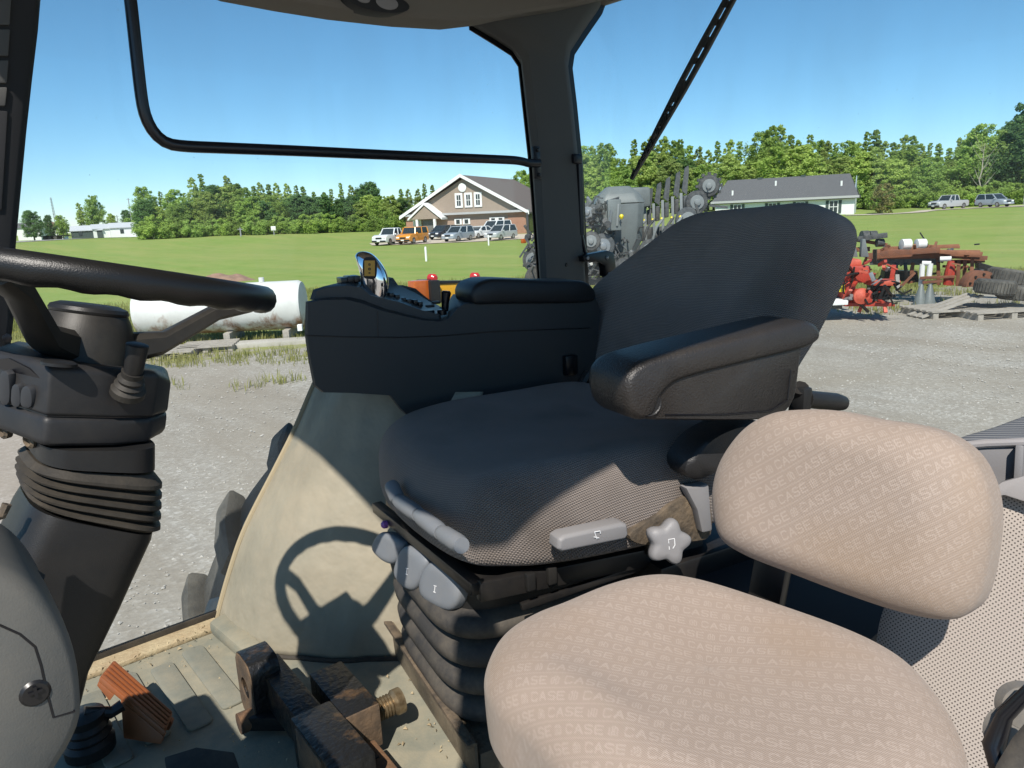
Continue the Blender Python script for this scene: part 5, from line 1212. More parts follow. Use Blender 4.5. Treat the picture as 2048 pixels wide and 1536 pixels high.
for x, y in ((16, 859), (68, 878)): MB().lathe(onl(x, y, -.002), hn, [(.009, 0), (.009, .006), (.006, .008), (.005, .004), (.001, .004)], 14).build('housing_screw', 'rusty_bracket', lowh)
em = atp(118, 731, tp[0]+EZ*.004, (tp[1]-tp[0]).cross(tp[4]-tp[0]).normalized()); MB().lathe(em, wn_, [(.016, 0), (.016, .003), (.012, .005), (.003, .005)], 24).build('round_badge', 'black_plastic', col)
# stalk with boot
s0 = atv(256, 782, .835); s1 = atv(268, 735, .82); s2 = atv(275, 690, .815)
MB().lathe(s0, (s1-s0), [(.017, -.004), (.017, .003), (.0125, .006), (.015, .009), (.0115, .012), (.0132, .016), (.0105, .02), (.011, .026)], 24).build('stalk_boot', 'rubber', col)
MB().tube([s0+(s1-s0)*.4, s1, s2, s2+(s2-s1)*.04], [.0085, .0095, .011, .0085], 16).build('stalk', 'black_plastic', col)
# bellows and lower column
def cl(xl, yl, xr, yr, v=.905, dv=.078):
    a, b = atv(xl, yl, v), atv(xr, yr, v); c = (a+b)/2; h = (b-a)/2; L_ = []
    for k in range(32):
        t = 2*math.pi*k/32; ct, st = math.cos(t), math.sin(t); e_ = .55
        L_.append(c+h*(abs(ct)**e_*(1 if ct > 0 else -1))+EY*(dv*abs(st)**e_*(1 if st > 0 else -1)))
    return L_
MB().loft([cl(62, 872, 292, 872), cl(62, 905, 292, 918)]).build('column_neck', 'black_plastic', col, smooth=50)
fo = [(58, 908, 290, 925, .074)]
for k in range(5):
    f = k/4; fo.append((42-8*math.sin(f*3)+4*f, 918+15*k, 306-3*f*f, 945+20*k, .08)); fo.append((46-8*math.sin(f*3)+4*f, 922+15*k, 306-3*f*f, 953+20*k, .08)); fo.append((58-8*math.sin(f*3)+4*f, 927+15*k, 292-4*f*f, 961+20*k, .071))
MB().loft([cl(a, b, c, d, dv=e_) for a, b, c, d, e_ in fo]).build('bellows', 'rubber', col, smooth=25)
MB().loft([cl(48, 990, 288, 1040), cl(32, 1015, 286, 1052), cl(0, 1085, 258, 1112), cl(-35, 1160, 226, 1182), cl(-28, 1230, 196, 1240), cl(-45, 1310, 165, 1300), cl(-70, 1440, 140, 1400)]).build('column_shroud', 'black_plastic', col, smooth=50)
MB().lathe(atv(178, 1262, .9), V3(.9, -.4, .1), [(.004, -.004), (.013, 0), (.013, .006), (.004, .01)], 16).build('release_pedal', 'rubber', col)
MB().tube([atv(-40, 1045, .84), atv(4, 1030, .84), atv(14, 1008, .84)], .0045, 8).build('tilt_lever', 'rusty_bracket', col)
# ------------------------------------------------------------------ front console
fc = thing('front_console', 'dusty grey lower front console at the left edge beside the column', 'console', (.0, .66, FLOOR))
FCP = catmull([atv(x, y, .62) for x, y in ((-120, 1105), (-40, 1118), (20, 1135), (70, 1165), (108, 1208), (138, 1262), (157, 1325), (165, 1395), (160, 1440), (138, 1490), (105, 1545), (80, 1620), (-120, 1640))], 60)
cfc = sum(FCP, V3(0, 0, 0))/60
MB().loft([[p+(cfc-p)*.16-EY*.012 for p in FCP], [p+(cfc-p)*.05-EY*.006 for p in FCP], [p+(cfc-p)*.012+EY*.008 for p in FCP], [p+EY*.03 for p in FCP], [p+EY*.13 for p in FCP]]).build('housing', 'console_grey', fc, smooth=50)
pn = [atv(x, y, .605) for x, y in ((-100, 1228), (0, 1250), (40, 1270), (70, 1293), (82, 1330), (94, 1385), (107, 1434), (146, 1424), (128, 1480), (80, 1540), (-100, 1560))]
MB().tube([atv(x, y, .6085) for x, y in ((-60, 1235), (0, 1250), (40, 1268), (70, 1293), (82, 1330), (94, 1385), (107, 1434), (150, 1422))], .0012, 6).build('panel_seam', 'frit_black', fc)
sc_ = MB().lathe(atv(70, 1385, .609), -EY, [(.0105, -.002), (.0105, .001), (.0085, .003), (.002, .0035)], 18).build('console_screw', 'black_steel', fc)
MB().box(atv(71, 1384, .605), (.009, .002, .0022)).box(atv(71, 1384, .605), (.0022, .0025, .009)).build('screw_cross', 'frit_black', sc_)
MB().tube([atv(-40, 1085, .7), atv(10, 1105, .7), atv(35, 1140, .7), atv(75, 1165, .7)], .008, 8).build('wire_loom', 'rubber', fc)
# ------------------------------------------------------------------ pedals
pd = thing('accelerator_pedal', 'orange ribbed foot pedal on the dusty floor below the column', 'pedal', atz(270, 1440, FLOOR))
a0, a1 = atz(200, 1353, -.83), atz(227, 1320, -.83); b1, b0 = atz(346, 1426, -.9), atz(331, 1463, -.9)
pnorm = (b0-a0).cross(a1-a0).normalized(); pnorm = pnorm if pnorm.z > 0 else -pnorm
MB().prism([a0, a1, b1, b0], -pnorm*.012).build('plate', 'pedal_orange', pd, .003)
for k in range(5):
    t = (k+.5)/5; MB().bar(a0.lerp(a1, t)+pnorm*.0015+(b0-a0)*.02, b0.lerp(b1, t)+pnorm*.0015-(b0-a0)*.02, .005, .004, pnorm).build('grip_ridge', 'pedal_orange', pd, .001)
MB().prism([a0-pnorm*.012, a0.lerp(b0, .25)-pnorm*.012, a0.lerp(b0, .22)-pnorm*.03, a0-pnorm*.022], (a1-a0)*.9).build('toe_lip', 'pedal_orange', pd, .002)
MB().prism([a0.lerp(b0, .35)-pnorm*.012, b0-pnorm*.012, b0-pnorm*.03, a0.lerp(b0, .55)-pnorm*.075], (a1-a0)*.25).build('side_web', 'pedal_orange', pd, .002)
MB().prism([a0.lerp(b0, .35)-pnorm*.012, b0-pnorm*.012, b0-pnorm*.03, a0.lerp(b0, .55)-pnorm*.075], (a1-a0)*.25).build('side_web', 'pedal_orange', pd, .002).location += (a1-a0)*.7
bt = atz(182, 1500, FLOOR+.02)
MB().lathe(bt, EZ, [(.042, 0), (.043, .02), (.036, .028), (.041, .036), (.034, .044), (.038, .052), (.032, .06), (.034, .075), (.016, .08)], 24).build('rod_boot', 'black_plastic', pd)
MB().tube([bt+EZ*.08, atz(222, 1425, -.87), atz(245, 1410, -.865)], .011, 10).build('pedal_rod', 'black_steel', pd)
bk = thing('brake_pedal', 'black pedal pad on the floor at the bottom edge below the orange pedal', 'pedal', atz(400, 1540, FLOOR))
MB().prism([atz(330, 1525, -.9), atz(395, 1505, -.89), atz(470, 1515, -.89), atz(485, 1560, -.9), atz(340, 1580, -.91)], EZ*.012).build('pad', 'rubber', bk, .004)
MB().cyl(atz(400, 1560, -.91), atz(420, 1620, -.945), .015, n=10).build('arm', 'black_steel', bk)
# ------------------------------------------------------------------ hitch parts lying on the floor
def bolt_ring(c, ax_, up, wo, ho, ri, th_):
    ax_ = ax_.normalized(); x = up.cross(ax_).normalized(); y = ax_.cross(x); n = 24; O = []; I = []
    for k in range(n):
        t = 2*math.pi*(k+.5)/n; ct, st = math.cos(t), math.sin(t); m_ = max(abs(ct)**1.0, abs(st)**1.0); m_ = (abs(ct)**5+abs(st)**5)**(1/5)
        O.append(c+x*(ct/m_*wo)+y*(st/m_*ho)); I.append(c+x*(ct*ri)+y*(st*ri))
    f = ax_*th_; mb = MB(); L_ = [O, I, [p+f for p in I], [p+f for p in O], O]
    for A, B_ in zip(L_, L_[1:]): mb.loft([A, B_], False)
    return mb
h1 = thing('drawbar_arm', 'black and rusty steel drawbar with a holed end lying on the floor', 'hitch part', atz(600, 1440, FLOOR))
p0, p1, p2 = atz(535, 1345, -.87), atz(640, 1480, -.87), atz(715, 1580, -.87)
dd = (p1-p0).normalized(); sd_ = EZ.cross(dd).normalized()
MB().bar(p0, p1, .05, .07).build('bar', 'hitch_paint', h1, .005)
MB().bar(p1-dd*.03-EZ*.005, p2, .074, .1).build('sleeve', 'hitch_paint', h1, .006)
MB().box(p1.lerp(p2, .35)-sd_*.0375-EZ*.005, ((p2-p1).length*.7, .004, .098), (dd, sd_, EZ)).build('sleeve_face', 'hitch_face', h1, .001)
pc = atz(522, 1352, -.86); bolt_ring(pc-sd_*.03-EZ*.012, sd_, EZ, .046, .066, .021, .055).build('clevis', 'hitch_paint', h1, .004)
bolt_ring(pc-sd_*.0325-EZ*.012, sd_, EZ, .043, .063, .022, .003).build('clevis_face', 'hitch_face', h1)
MB().cyl(pc-EZ*.06-sd_*.06+dd*.03, pc-EZ*.06+sd_*.03+dd*.03, .02, n=18).build('clevis_pin', 'hitch_rust', h1)
MB().bar(atz(500, 1440, -.92), atz(600, 1440, -.92), .03, .03).build('cross_pin', 'black_steel', h1, .006)
h2 = thing('hitch_block', 'rusty square hitch block with a threaded bolt end beside the seat base', 'hitch part', atz(710, 1440, FLOOR))
q0, q1 = atz(655, 1372, -.88), atz(728, 1462, -.88); de = (q1-q0).normalized(); se = EZ.cross(de).normalized()
MB().bar(q0, q1, .066, .085).build('block', 'hitch_paint', h2, .004)
MB().box(q1-de*.03-se*.0335, (.05, .004, .08), (de, se, EZ)).build('block_face', 'hitch_face', h2, .001)
MB().box(q1+de*.001, (.004, .064, .083), (de, se, EZ)).build('block_end', 'hitch_face', h2, .001)
tb = q1-de*.035+se*.028; prof = [(.017, 0)]
for k in range(7): prof += [(.021, .004+k*.006), (.018, .007+k*.006)]
MB().lathe(tb, se, prof+[(.024, .05), (.024, .064), (.012, .066)], 18).build('threaded_end', 'thread_metal', h2)
h3 = thing('steel_block', 'small dark rusty steel block at the bottom edge beside the drawbar', 'hitch part', atz(752, 1530, FLOOR))
MB().bar(atz(725, 1515, -.91), atz(790, 1600, -.91), .05, .05).build('block', 'hitch_rust', h3, .004)
MB().box(atz(735, 1512, -.884), (.03, .03, .003), (de, se, EZ)).build('worn_patch', 'hitch_paint', h3, .001)

# ================================================================== driver seat (turned 13 degrees to the right)
TH = R(13); SX = V3(math.cos(TH), -math.sin(TH), 0); SY = V3(math.sin(TH), math.cos(TH), 0); SA = V3(.662, .895, 0)
def SL(x, y, z): return SA+SX*x+SY*y+EZ*z
def onY(x, y, yy): return atp(x, y, SL(0, yy, 0), SY)
def onX(x, y, xx): return atp(x, y, SL(xx, 0, 0), SX)
seat = thing('driver_seat', 'dark grey fabric driver seat with black armrests on a suspension base', 'seat', SL(.25, .18, FLOOR))
# cushion
out = catmull([V3(*p, 0) for p in ((.02, -.055), (-.035, .0), (-.06, .17), (-.055, .34), (-.015, .425), (.1, .45), (.3, .45), (.48, .44), (.53, .3), (.53, .1), (.5, -.07), (.4, -.115), (.25, -.115), (.1, -.09))], 160)
def cush_d(x, y):
    fr = np.clip((.16-x)/.2, 0, 1)
    return -.02*fr**2+.012*np.clip((np.abs(y-.17)-.12)/.15, 0, 1)-.004*np.cos((y-.17)*14)
cu_ = pillow('cushion', 'knit_grey', out, SL(0, 0, -.5), np.array(SX), np.array(SY), np.array(EZ), .1, .055, seat, n=160, rings=30, edge=.22, box=2.6, disp=cush_d, back=.35)
# backrest
REC = R(17); bn_ = (-SX*math.cos(REC)+EZ*math.sin(REC)); bu = (SX*math.sin(REC)+EZ*math.cos(REC)); bo = SL(.62, .17, -.3)
BP = [(1157, 700), (1163, 655), (1195, 590), (1240, 540), (1300, 488), (1350, 448), (1390, 428), (1440, 419), (1540, 412), (1612, 409), (1652, 416), (1678, 438), (1682, 472), (1666, 525), (1638, 590), (1604, 660), (1568, 720), (1530, 785), (1480, 820), (1350, 830), (1230, 820), (1175, 770)]
bpts = []
for x, y in BP:
    p = atp(x, y, bo, bn_)-bo; bpts.append(V3(p.dot(SY), p.dot(bu), 0))
bout = catmull(bpts, 160)
bx0, bx1 = min(p.x for p in bout), max(p.x for p in bout); bcx = (bx0+bx1)/2; bhw = (bx1-bx0)/2
def back_d(x, y):
    r_ = np.clip(np.abs(x-bcx)/bhw, 0, 1)
    return .028*np.clip((r_-.3)/.5, 0, 1)**1.5-.012
bk_ = pillow('backrest', 'knit_grey', bout, bo, np.array(SY), np.array(bu), np.array(bn_), .045, .08, seat, n=160, rings=24, edge=.3, disp=back_d, back=.4, taper=.8)
# left armrest
ap = -.205
PAN = [onY(x, y, ap-.006) for x, y in ((1255, 770), (1280, 735), (1350, 710), (1480, 680), (1585, 655), (1612, 670), (1606, 710), (1600, 760), (1594, 795), (1575, 825), (1540, 839), (1450, 842), (1340, 841), (1290, 838), (1262, 815))]
PAN = catmull(PAN, 60); pc_ = sum(PAN, V3(0, 0, 0))/60
arm = MB().loft([[p+(pc_-p)*.05 for p in PAN], [p+SY*.006 for p in PAN], [p+SY*.06 for p in PAN], [p+(pc_-p)*.05+SY*.066 for p in PAN]]).build('left_armrest', 'leather_arm', seat, smooth=50)
PAD = [(1243, 772), (1250, 747), (1275, 724), (1330, 706), (1400, 688), (1490, 666), (1556, 650), (1604, 641), (1628, 650), (1634, 670), (1622, 688), (1585, 702), (1490, 725), (1400, 748), (1345, 766), (1318, 790), (1308, 816), (1296, 834), (1274, 840), (1254, 826), (1245, 800)]
po_ = SL(.2, ap, -.25)
def padout(n): return catmull([V3((onY(x, y, ap)-po_).dot(SX), (onY(x, y, ap)-po_).dot(EZ), 0) for x, y in PAD], n)
def pad_loft():
    P = [po_+SX*p.x+EZ*p.y for p in padout(120)]
    # rounded edges: inset copies
    def ins(d, o):
        Q = offset_poly(P, -d, SY); return [q+SY*o for q in Q]
    return MB().loft([ins(.011, -.012), ins(.006, -.0095), ins(.002, -.004), ins(0, .004), ins(0, .075), ins(.003, .086), ins(.01, .093)])
pad_loft().build('armrest_pad', 'leather_arm', arm, smooth=70)
MB().tube([onY(x, y, ap-.0065) for x, y in ((1330, 830), (1450, 829), (1540, 822), (1575, 800), (1582, 740))], .0012, 6).build('panel_groove', 'frit_black', arm)
cpp = onY(1300, 806, ap-.008); MB().lathe(cpp, -SY, [(.02, -.004), (.02, .001), (.0185, .003), (.017, .0015), (.002, .002)], 28).build('adjuster_cap', 'leather_black', arm)
# hinge cover below
hp = catmull([onY(x, y, -.15) for x, y in ((1370, 940), (1385, 905), (1420, 870), (1480, 845), (1530, 850), (1500, 900), (1440, 935), (1400, 960), (1380, 955))], 40)
MB().loft([[p+(sum(hp, V3(0, 0, 0))/40-p)*.15-SY*.008 for p in hp], hp, [p+SY*.05 for p in hp]]).build('recline_cover', 'leather_black', seat, smooth=50)
gp1 = onY(1596, 800, -.1); gp2 = onY(1684, 806, -.1)
MB().tube([onY(1612, 798, -.1), onY(1670, 804, -.1), onY(1686, 806, -.1)], [.0165, .0175, .014], 18).build('recline_grip', 'black_plastic', seat)
MB().box(onY(1604, 796, -.1), (.025, .03, .045), (SX, SY, EZ)).build('grip_mount', 'black_plastic', seat, .008)
MB().tube([onY(1600, 775, -.1), onY(1590, 850, -.05), onY(1560, 900, .0)], .016, 10).build('grip_arm', 'black_steel', seat)
# right-hand control console, fixed to the seat
cy0 = .475
CPF = [(613, 604), (640, 599), (690, 598), (722, 606), (760, 620), (800, 630), (845, 640), (880, 643), (898, 637), (915, 616), (930, 607), (1060, 602), (1195, 596), (1205, 620), (1195, 700), (1190, 830), (1100, 840), (950, 850), (840, 855), (800, 818), (780, 792), (700, 787), (645, 786), (628, 772), (618, 720), (611, 670)]
cps = [onY(x, y, cy0) for x, y in CPF]
cw = [max(0., min(1., 1-((p-SL(0, cy0, 0)).dot(SX)+.02)/.35)) for p in cps]
con = MB().loft([[p-SY*.0+(sum(cps, V3(0, 0, 0))/len(cps)-p)*.012 for p in cps], [p+SY*.008 for p in cps], [p+SY*.2+SX*(.17*w_) for p, w_ in zip(cps, cw)], [p+SY*.225+SX*(.2*w_)+(sum(cps, V3(0, 0, 0))/len(cps)-p)*.02 for p, w_ in zip(cps, cw)]]).build('control_console', 'arm_console', seat, smooth=32)
# joints in the moulding
MB().tube([onY(x, y, cy0-.0012) for x, y in ((612, 671), (700, 674), (800, 675), (880, 672), (990, 663), (1180, 656))], .0011, 6).build('console_joint', 'frit_black', con)
MB().tube([onY(x, y, cy0-.0012) for x, y in ((755, 622), (756, 673))], .001, 6).build('console_joint', 'frit_black', con)
# raised switch pod behind the near edge
pod = [onY(x, y, cy0+.03) for x, y in ((622, 600), (628, 580), (650, 573), (690, 569), (722, 574), (740, 590), (800, 604), (850, 622), (885, 630), (885, 645), (800, 636), (720, 612))]
MB().loft([[p+(sum(pod, V3(0, 0, 0))/len(pod)-p)*.05 for p in pod], [p+SY*.01 for p in pod], [p+SY*.17+SX*.13*max(0., min(1., 1-((p-SL(0, cy0, 0)).dot(SX)+.02)/.35)) for p in pod]]).build('switch_panel', 'arm_console_top', con, smooth=40)
def btn(x, y, yy, sx, sy, sz, m='frit_black', nm='button'): 
    c = onY(x, y, yy); return MB().box(c, (sx, sy, sz), (SX, SY, EZ)).build(nm, m, con, .002)
for x, y in ((684, 561), (697, 558), (710, 557)): btn(x, y, cy0+.09, .014, .04, .014)
for x, y in ((781, 590), (793, 594), (806, 600), (816, 603), (829, 604), (839, 608)): btn(x, y, cy0+.09, .01, .02, .012)
for x, y in ((772, 607), (800, 615), (825, 622), (860, 612), (872, 605), (780, 600)): btn(x, y, cy0+.06, .018, .014, .006, 'black_plastic', 'rocker_button')
for x, y, r_, h in ((858, 626, .013, .022), (884, 622, .011, .012)):
    c = onY(x, y, cy0+.05); MB().lathe(c-EZ*h*.7, EZ, [(r_, 0), (r_, h*.85), (r_*.85, h), (.002, h)], 20).build('dial', 'frit_black', con)
c = onY(890, 622, cy0+.07); MB().tube([c, c+EZ*.02+SX*.002, c+EZ*.042+SX*.006, c+EZ*.046+SX*.0065], [.008, .009, .0115, .008], 14).build('small_lever', 'frit_black', con)
# hand throttle grip, chrome, with orange rocker label
LV = [(713, 520), (711, 509), (722, 503), (740, 507), (757, 523), (770, 545), (775, 570), (771, 600), (766, 616), (745, 614), (727, 606), (723, 580), (721, 550)]
lo_ = [onY(x, y, cy0+.06) for x, y in LV]; lo_o = sum(lo_, V3(0, 0, 0))/len(lo_)
ln_ = (-SY*.86-SX*.5).normalized(); lx = EZ.cross(ln_).normalized(); lx = -lx if lx.dot(SX) < 0 else lx; lz = EZ
lout = catmull([V3((atp(x, y, lo_o, ln_)-lo_o).dot(lx), (atp(x, y, lo_o, ln_)-lo_o).dot(lz), 0) for x, y in LV], 60)
lev = pillow('throttle_grip', 'chrome', lout, lo_o, np.array(lx), np.array(lz), np.array(ln_), .018, .02, seat, n=60, rings=10, edge=.7, smooth=90)
def onl2(x, y, d): return atp(x, y, lo_o+ln_*d, ln_)
lab = MB().prism(catmull([onl2(x, y, .0175) for x, y in ((727, 520), (738, 514), (752, 518), (754, 540), (751, 556), (738, 558), (727, 552))], 30), ln_*.002).build('label_frame', 'frit_black', lev)
MB().prism([onl2(x, y, .0197) for x, y in ((729, 521), (750, 521), (750, 552), (729, 552))], ln_*.001).build('label_plate', 'label_orange', lab)
for x, y, r_ in ((739, 529, .0022), (739, 538, .0026), (739, 546, .0018)): bolt_ring(onl2(x, y, .0208), ln_, EZ, r_, r_, r_*.5, .0006).build('label_mark', 'mark_black', lab)
MB().lathe(onY(748, 615, cy0+.06)-EZ*.012, EZ, [(.028, 0), (.026, .012), (.02, .018)], 24).build('lever_gaiter', 'rubber', con)
# console arm pad
AP = [(946, 585), (953, 571), (970, 562), (1000, 558), (1100, 562), (1165, 562), (1185, 572), (1194, 590), (1188, 603), (1150, 607), (1000, 609), (958, 610), (948, 603)]
app = catmull([onY(x, y, cy0-.012) for x, y in AP], 70); apc = sum(app, V3(0, 0, 0))/70
MB().loft([[q for q in offset_poly(app, -.008, SY)], [q+SY*.004 for q in offset_poly(app, -.002, SY)], [q+SY*.014 for q in app], [q+SY*.1 for q in app], [q+SY*.115 for q in offset_poly(app, -.006, SY)]]).build('right_arm_pad', 'leather_black', con, smooth=70)
MB().box(onY(1140, 730, cy0-.006), (.035, .02, .05), (SX, SY, EZ)).build('pivot_bracket', 'frit_black', seat, .006)
MB().tube([onY(1178, 745, cy0-.06), onY(1160, 775, cy0-.06)], .012, 8).build('pivot_rod', 'black_steel', seat)
# suspension: top frame, rockers, handle bars, bellows, base
def P4(x0, x1, y0, y1, z): return [SL(x0, y0, z), SL(x1, y0, z), SL(x1, y1, z), SL(x0, y1, z)]
fr = MB().prism(P4(-.03, .46, -.03, .41, -.6), EZ*.02).build('top_frame', 'black_steel', seat, .004)
fr0, fr1 = SL(-.05, .405, -.59), SL(-.025, -.05, -.576); MB().bar(fr0, fr1, .022, .022).build('front_rail', 'black_steel', fr, .004)
MB().bar(fr1-EZ*.004, onY(1400, 1090, -.06), .018, .034).build('side_rail', 'black_steel', fr, .004)
MB().prism(P4(.02, .5, -.02, .4, -.555), EZ*.012).build('cushion_pan', 'black_steel', seat, .003)
for x, dz in ((.06, 0), (.1, .0), (.3, 0), (.36, 0)): MB().box(SL(x, -.066, -.58), (.016, .012, .03), (SX, SY, EZ)).build('rail_clip', 'black_plastic', fr, .003)
MB().bar(SL(.05, -.05, -.63), SL(.4, -.055, -.62), .01, .012).build('slide_rail', 'black_steel', fr, .002)
rk = ((766, 1064), (806, 1084), (800, 1112), (786, 1128), (762, 1117), (746, 1094)), ((812, 1092), (854, 1114), (848, 1150), (828, 1180), (802, 1168), (790, 1140)), ((866, 1124), (912, 1150), (920, 1190), (902, 1220), (866, 1208), (842, 1186), (844, 1152))
kn = (-SX*.95+EZ*.2-SY*.15).normalized(); kn0 = kn; kx = (SY-kn*SY.dot(kn)).normalized(); kz = kn.cross(kx).normalized(); kz = kz if kz.z > 0 else -kz
for k, pts in enumerate(rk):
    o = SL(-.055, .2, -.65); oo = atp(sum(p[0] for p in pts)/len(pts), sum(p[1] for p in pts)/len(pts), o, kn)
    w2 = catmull([V3((atp(x, y, o, kn)-oo).dot(kx), (atp(x, y, o, kn)-oo).dot(kz), 0) for x, y in pts], 48)
    r_ = pillow('rocker_switch', 'switch_grey', w2, oo, np.array(kx), np.array(kz), np.array(kn), .009, .02, seat, n=48, rings=8, edge=.4)
    q = oo+kn*.0097
    if k: MB().bar(q-kx*.004+kz*.006, q+kx*.004+kz*.004, .0012, .001, kn).bar(q+kz*.004, q-kz*.006, .0012, .001, kn).bar(q-kx*.004-kz*.006, q+kx*.003-kz*.007, .0012, .001, kn).build('switch_mark', 'mark_white', r_)
pts = [onX(x, y, -.078) for x, y in ((782, 968), (796, 1000), (838, 1030), (884, 1066), (925, 1092))]
for k in range(4):
    a, b = pts[k], pts[k+1]; d = (b-a); MB().tube([a+d*.03, a+d*.2, a+d*.8, b-d*.03], [.012, .014, .014, .012], 14).build('front_handle', 'switch_grey', seat, smooth=60)
MB().lathe(onX(774, 1048, -.056), -SX, [(.008, 0), (.008, .008), (.004, .012)], 12).build('purple_cap', 'purple_cap', seat)
def rr_loop(z, hx, hy, cx=.165, cy=.2, n=96, p=4.5):
    L_ = []
    for k in range(n):
        t = 2*math.pi*k/n; ct, st = math.cos(t), math.sin(t); m_ = (abs(ct)**p+abs(st)**p)**(1/p); L_.append(SL(cx+ct/m_*hx, cy+st/m_*hy, z))
    return L_
bl = []
for k in range(4):
    z = -.66-.058*k; g = .012*k
    for dz, dd_ in ((0, -.028), (-.008, -.008), (-.022, .0), (-.038, -.002), (-.05, -.014), (-.056, -.028)): bl.append(rr_loop(z+dz, .225+dd_-g*.3, .215+dd_-g*.3))
MB().loft(bl).build('suspension_bellows', 'bellows_grey', seat, smooth=75)
MB().loft([rr_loop(-.63, .2, .19), rr_loop(-.665, .2, .19)]).build('bellows_collar', 'black_plastic', seat)
# base pedestal
MB().prism(P4(-.03, .5, -.03, .41, -.949), EZ*.055).build('pedestal', 'base_steel', seat, .004)
MB().prism([SL(-.034, -.03, -.949), SL(-.034, .43, -.949), SL(-.034, .43, -.87), SL(-.034, -.03, -.87)], -SX*.006).build('pedestal_plate', 'base_steel', seat, .002)
MB().bar(SL(-.045, -.03, -.872), SL(-.045, .43, -.872), .016, .008).build('pedestal_flange', 'rusty_bracket', seat, .002)
for y in (.05, .14, .23, .32): MB().lathe(SL(-.038, y, -.885), -SX, [(.008, 0), (.008, .005), (.004, .007)], 6).build('pedestal_bolt', 'rusty_bracket', seat)
# side handle, star knob, bracket
hp2 = [(1117, 1100), (1119, 1080), (1130, 1072), (1245, 1047), (1256, 1049), (1259, 1070), (1252, 1080), (1125, 1106)]
hc_ = [onY(x, y, -.135) for x, y in hp2]; hd = MB().loft([offset_poly(hc_, -.004, SY), [p+SY*.005 for p in hc_], [p+SY*.03 for p in hc_]]).build('slide_handle', 'handle_grey', seat, .002, 2, smooth=40)
def hm(x, y): return onY(x, y, -.1362)
MB().tube([hm(1189, 1064), hm(1200, 1062), hm(1201, 1067)], .0008, 6).tube([hm(1189, 1064), hm(1194, 1078)], .0008, 6).tube([hm(1188, 1074), hm(1198, 1076)], .0008, 6).build('handle_mark', 'mark_white', hd)
kc = onY(1336, 1084, -.175); nk = (-SY*.93-SX*.25+EZ*.22).normalized(); kxx = EZ.cross(nk).normalized(); kzz = nk.cross(kxx)
ko = []
for k in range(60):
    t = 2*math.pi*k/60+R(12); rr = .033+.0055*math.cos(5*t); ko.append((kxx*math.cos(t)+kzz*math.sin(t), rr))
MB2 = MB().loft([[kc+d*(r_*s_)+nk*h for d, r_ in ko] for s_, h in ((.55, .012), (.86, .011), (.97, .006), (1, -.002), (.97, -.01), (.7, -.014))])
kb = MB2.build('star_knob', 'handle_grey', seat, smooth=60)
MB().lathe(kc-nk*.03, nk, [(.015, -.02), (.016, .0), (.013, .02)], 18).build('knob_stem', 'handle_grey', kb)
km = lambda a, b: kc+nk*.0125+kxx*a+kzz*b
MB().tube([km(.006, .007), km(-.004, .007), km(-.004, .001)], .0007, 5).tube([km(.006, .007), km(.006, -.003), km(.002, -.008)], .0007, 5).tube([km(-.004, -.004), km(-.004, -.009)], .0007, 5).build('knob_mark', 'mark_white', kb)
br = catmull([onY(x, y, -.125) for x, y in ((1258, 1072), (1285, 1050), (1318, 1030), (1340, 1010), (1380, 990), (1412, 985), (1425, 1030), (1420, 1075), (1380, 1085), (1320, 1092), (1275, 1088))], 40)
MB().prism(br, SY*.04).build('seat_bracket', 'rusty_bracket', seat, .006)
bg_ = [onY(x, y, -.14) for x, y in ((1372, 976), (1400, 972), (1418, 968), (1425, 1062), (1405, 1066), (1395, 1020))]
MB().prism(bg_, SY*.02).build('bracket_cover', 'handle_grey', seat, .004)
MB().prism(P4(.3, .62, -.1, .4, -.66), EZ*.05).build('rear_frame', 'black_steel', seat, .006)

# ================================================================== instructor seat
ins_ = thing('instructor_seat', 'tan lettered fabric fold-down seat nearest the eye', 'seat', (.62, .4, FLOOR))
PR = case_print()
def px_dir(f, a, b, ex, ey):
    d = f(*b)-f(*a); return math.atan2(d.dot(ey), d.dot(ex))
cz = -.535
f = lambda x, y: atz(x, y, cz+.03)
CO = [(966, 1335), (974, 1290), (1000, 1250), (1050, 1220), (1110, 1198), (1200, 1163), (1280, 1143), (1350, 1141), (1440, 1158), (1580, 1200), (1720, 1250), (1820, 1302), (1885, 1368), (1925, 1435), (1945, 1505), (1935, 1590), (1840, 1680), (1650, 1720), (1420, 1690), (1240, 1610), (1120, 1510), (1040, 1430), (990, 1385)]
NI = 720
co_ = catmull([V3(f(x, y).x, f(x, y).y, 0) for x, y in CO], NI)
tdir = px_dir(f, (1200, 1215), (1420, 1240), EX, EY)
la, lb = atz(1090, 1320, -.49), atz(1310, 1475, -.49)
def crease(x, y):
    vx, vy = lb.x-la.x, lb.y-la.y; t = np.clip(((x-la.x)*vx+(y-la.y)*vy)/(vx*vx+vy*vy), 0, 1); d = np.hypot(x-la.x-t*vx, y-la.y-t*vy)
    return .0045*np.exp(-(d/.022)**2)*np.sin(np.pi*np.clip(t, .02, .98))
def ins_d(x, y): return crease(x, y)+.006*np.sin(x*9+1)*np.cos(y*8)-.012*np.exp(-(((x-.6)/.12)**2+((y-.42)/.12)**2))
ic = pillow('cushion', 'print_tan', co_, V3(0, 0, cz), np.array(EX), np.array(EY), np.array(EZ), .05, .075, ins_, n=NI, rings=230, edge=.32, disp=ins_d, printf=PR, uvrot=tdir, back=.4, smooth=0)
RT = R(14); ibn = V3(-math.cos(RT), 0, math.sin(RT)); ibu = V3(math.sin(RT), 0, math.cos(RT)); ibo = V3(.86, .42, -.39)
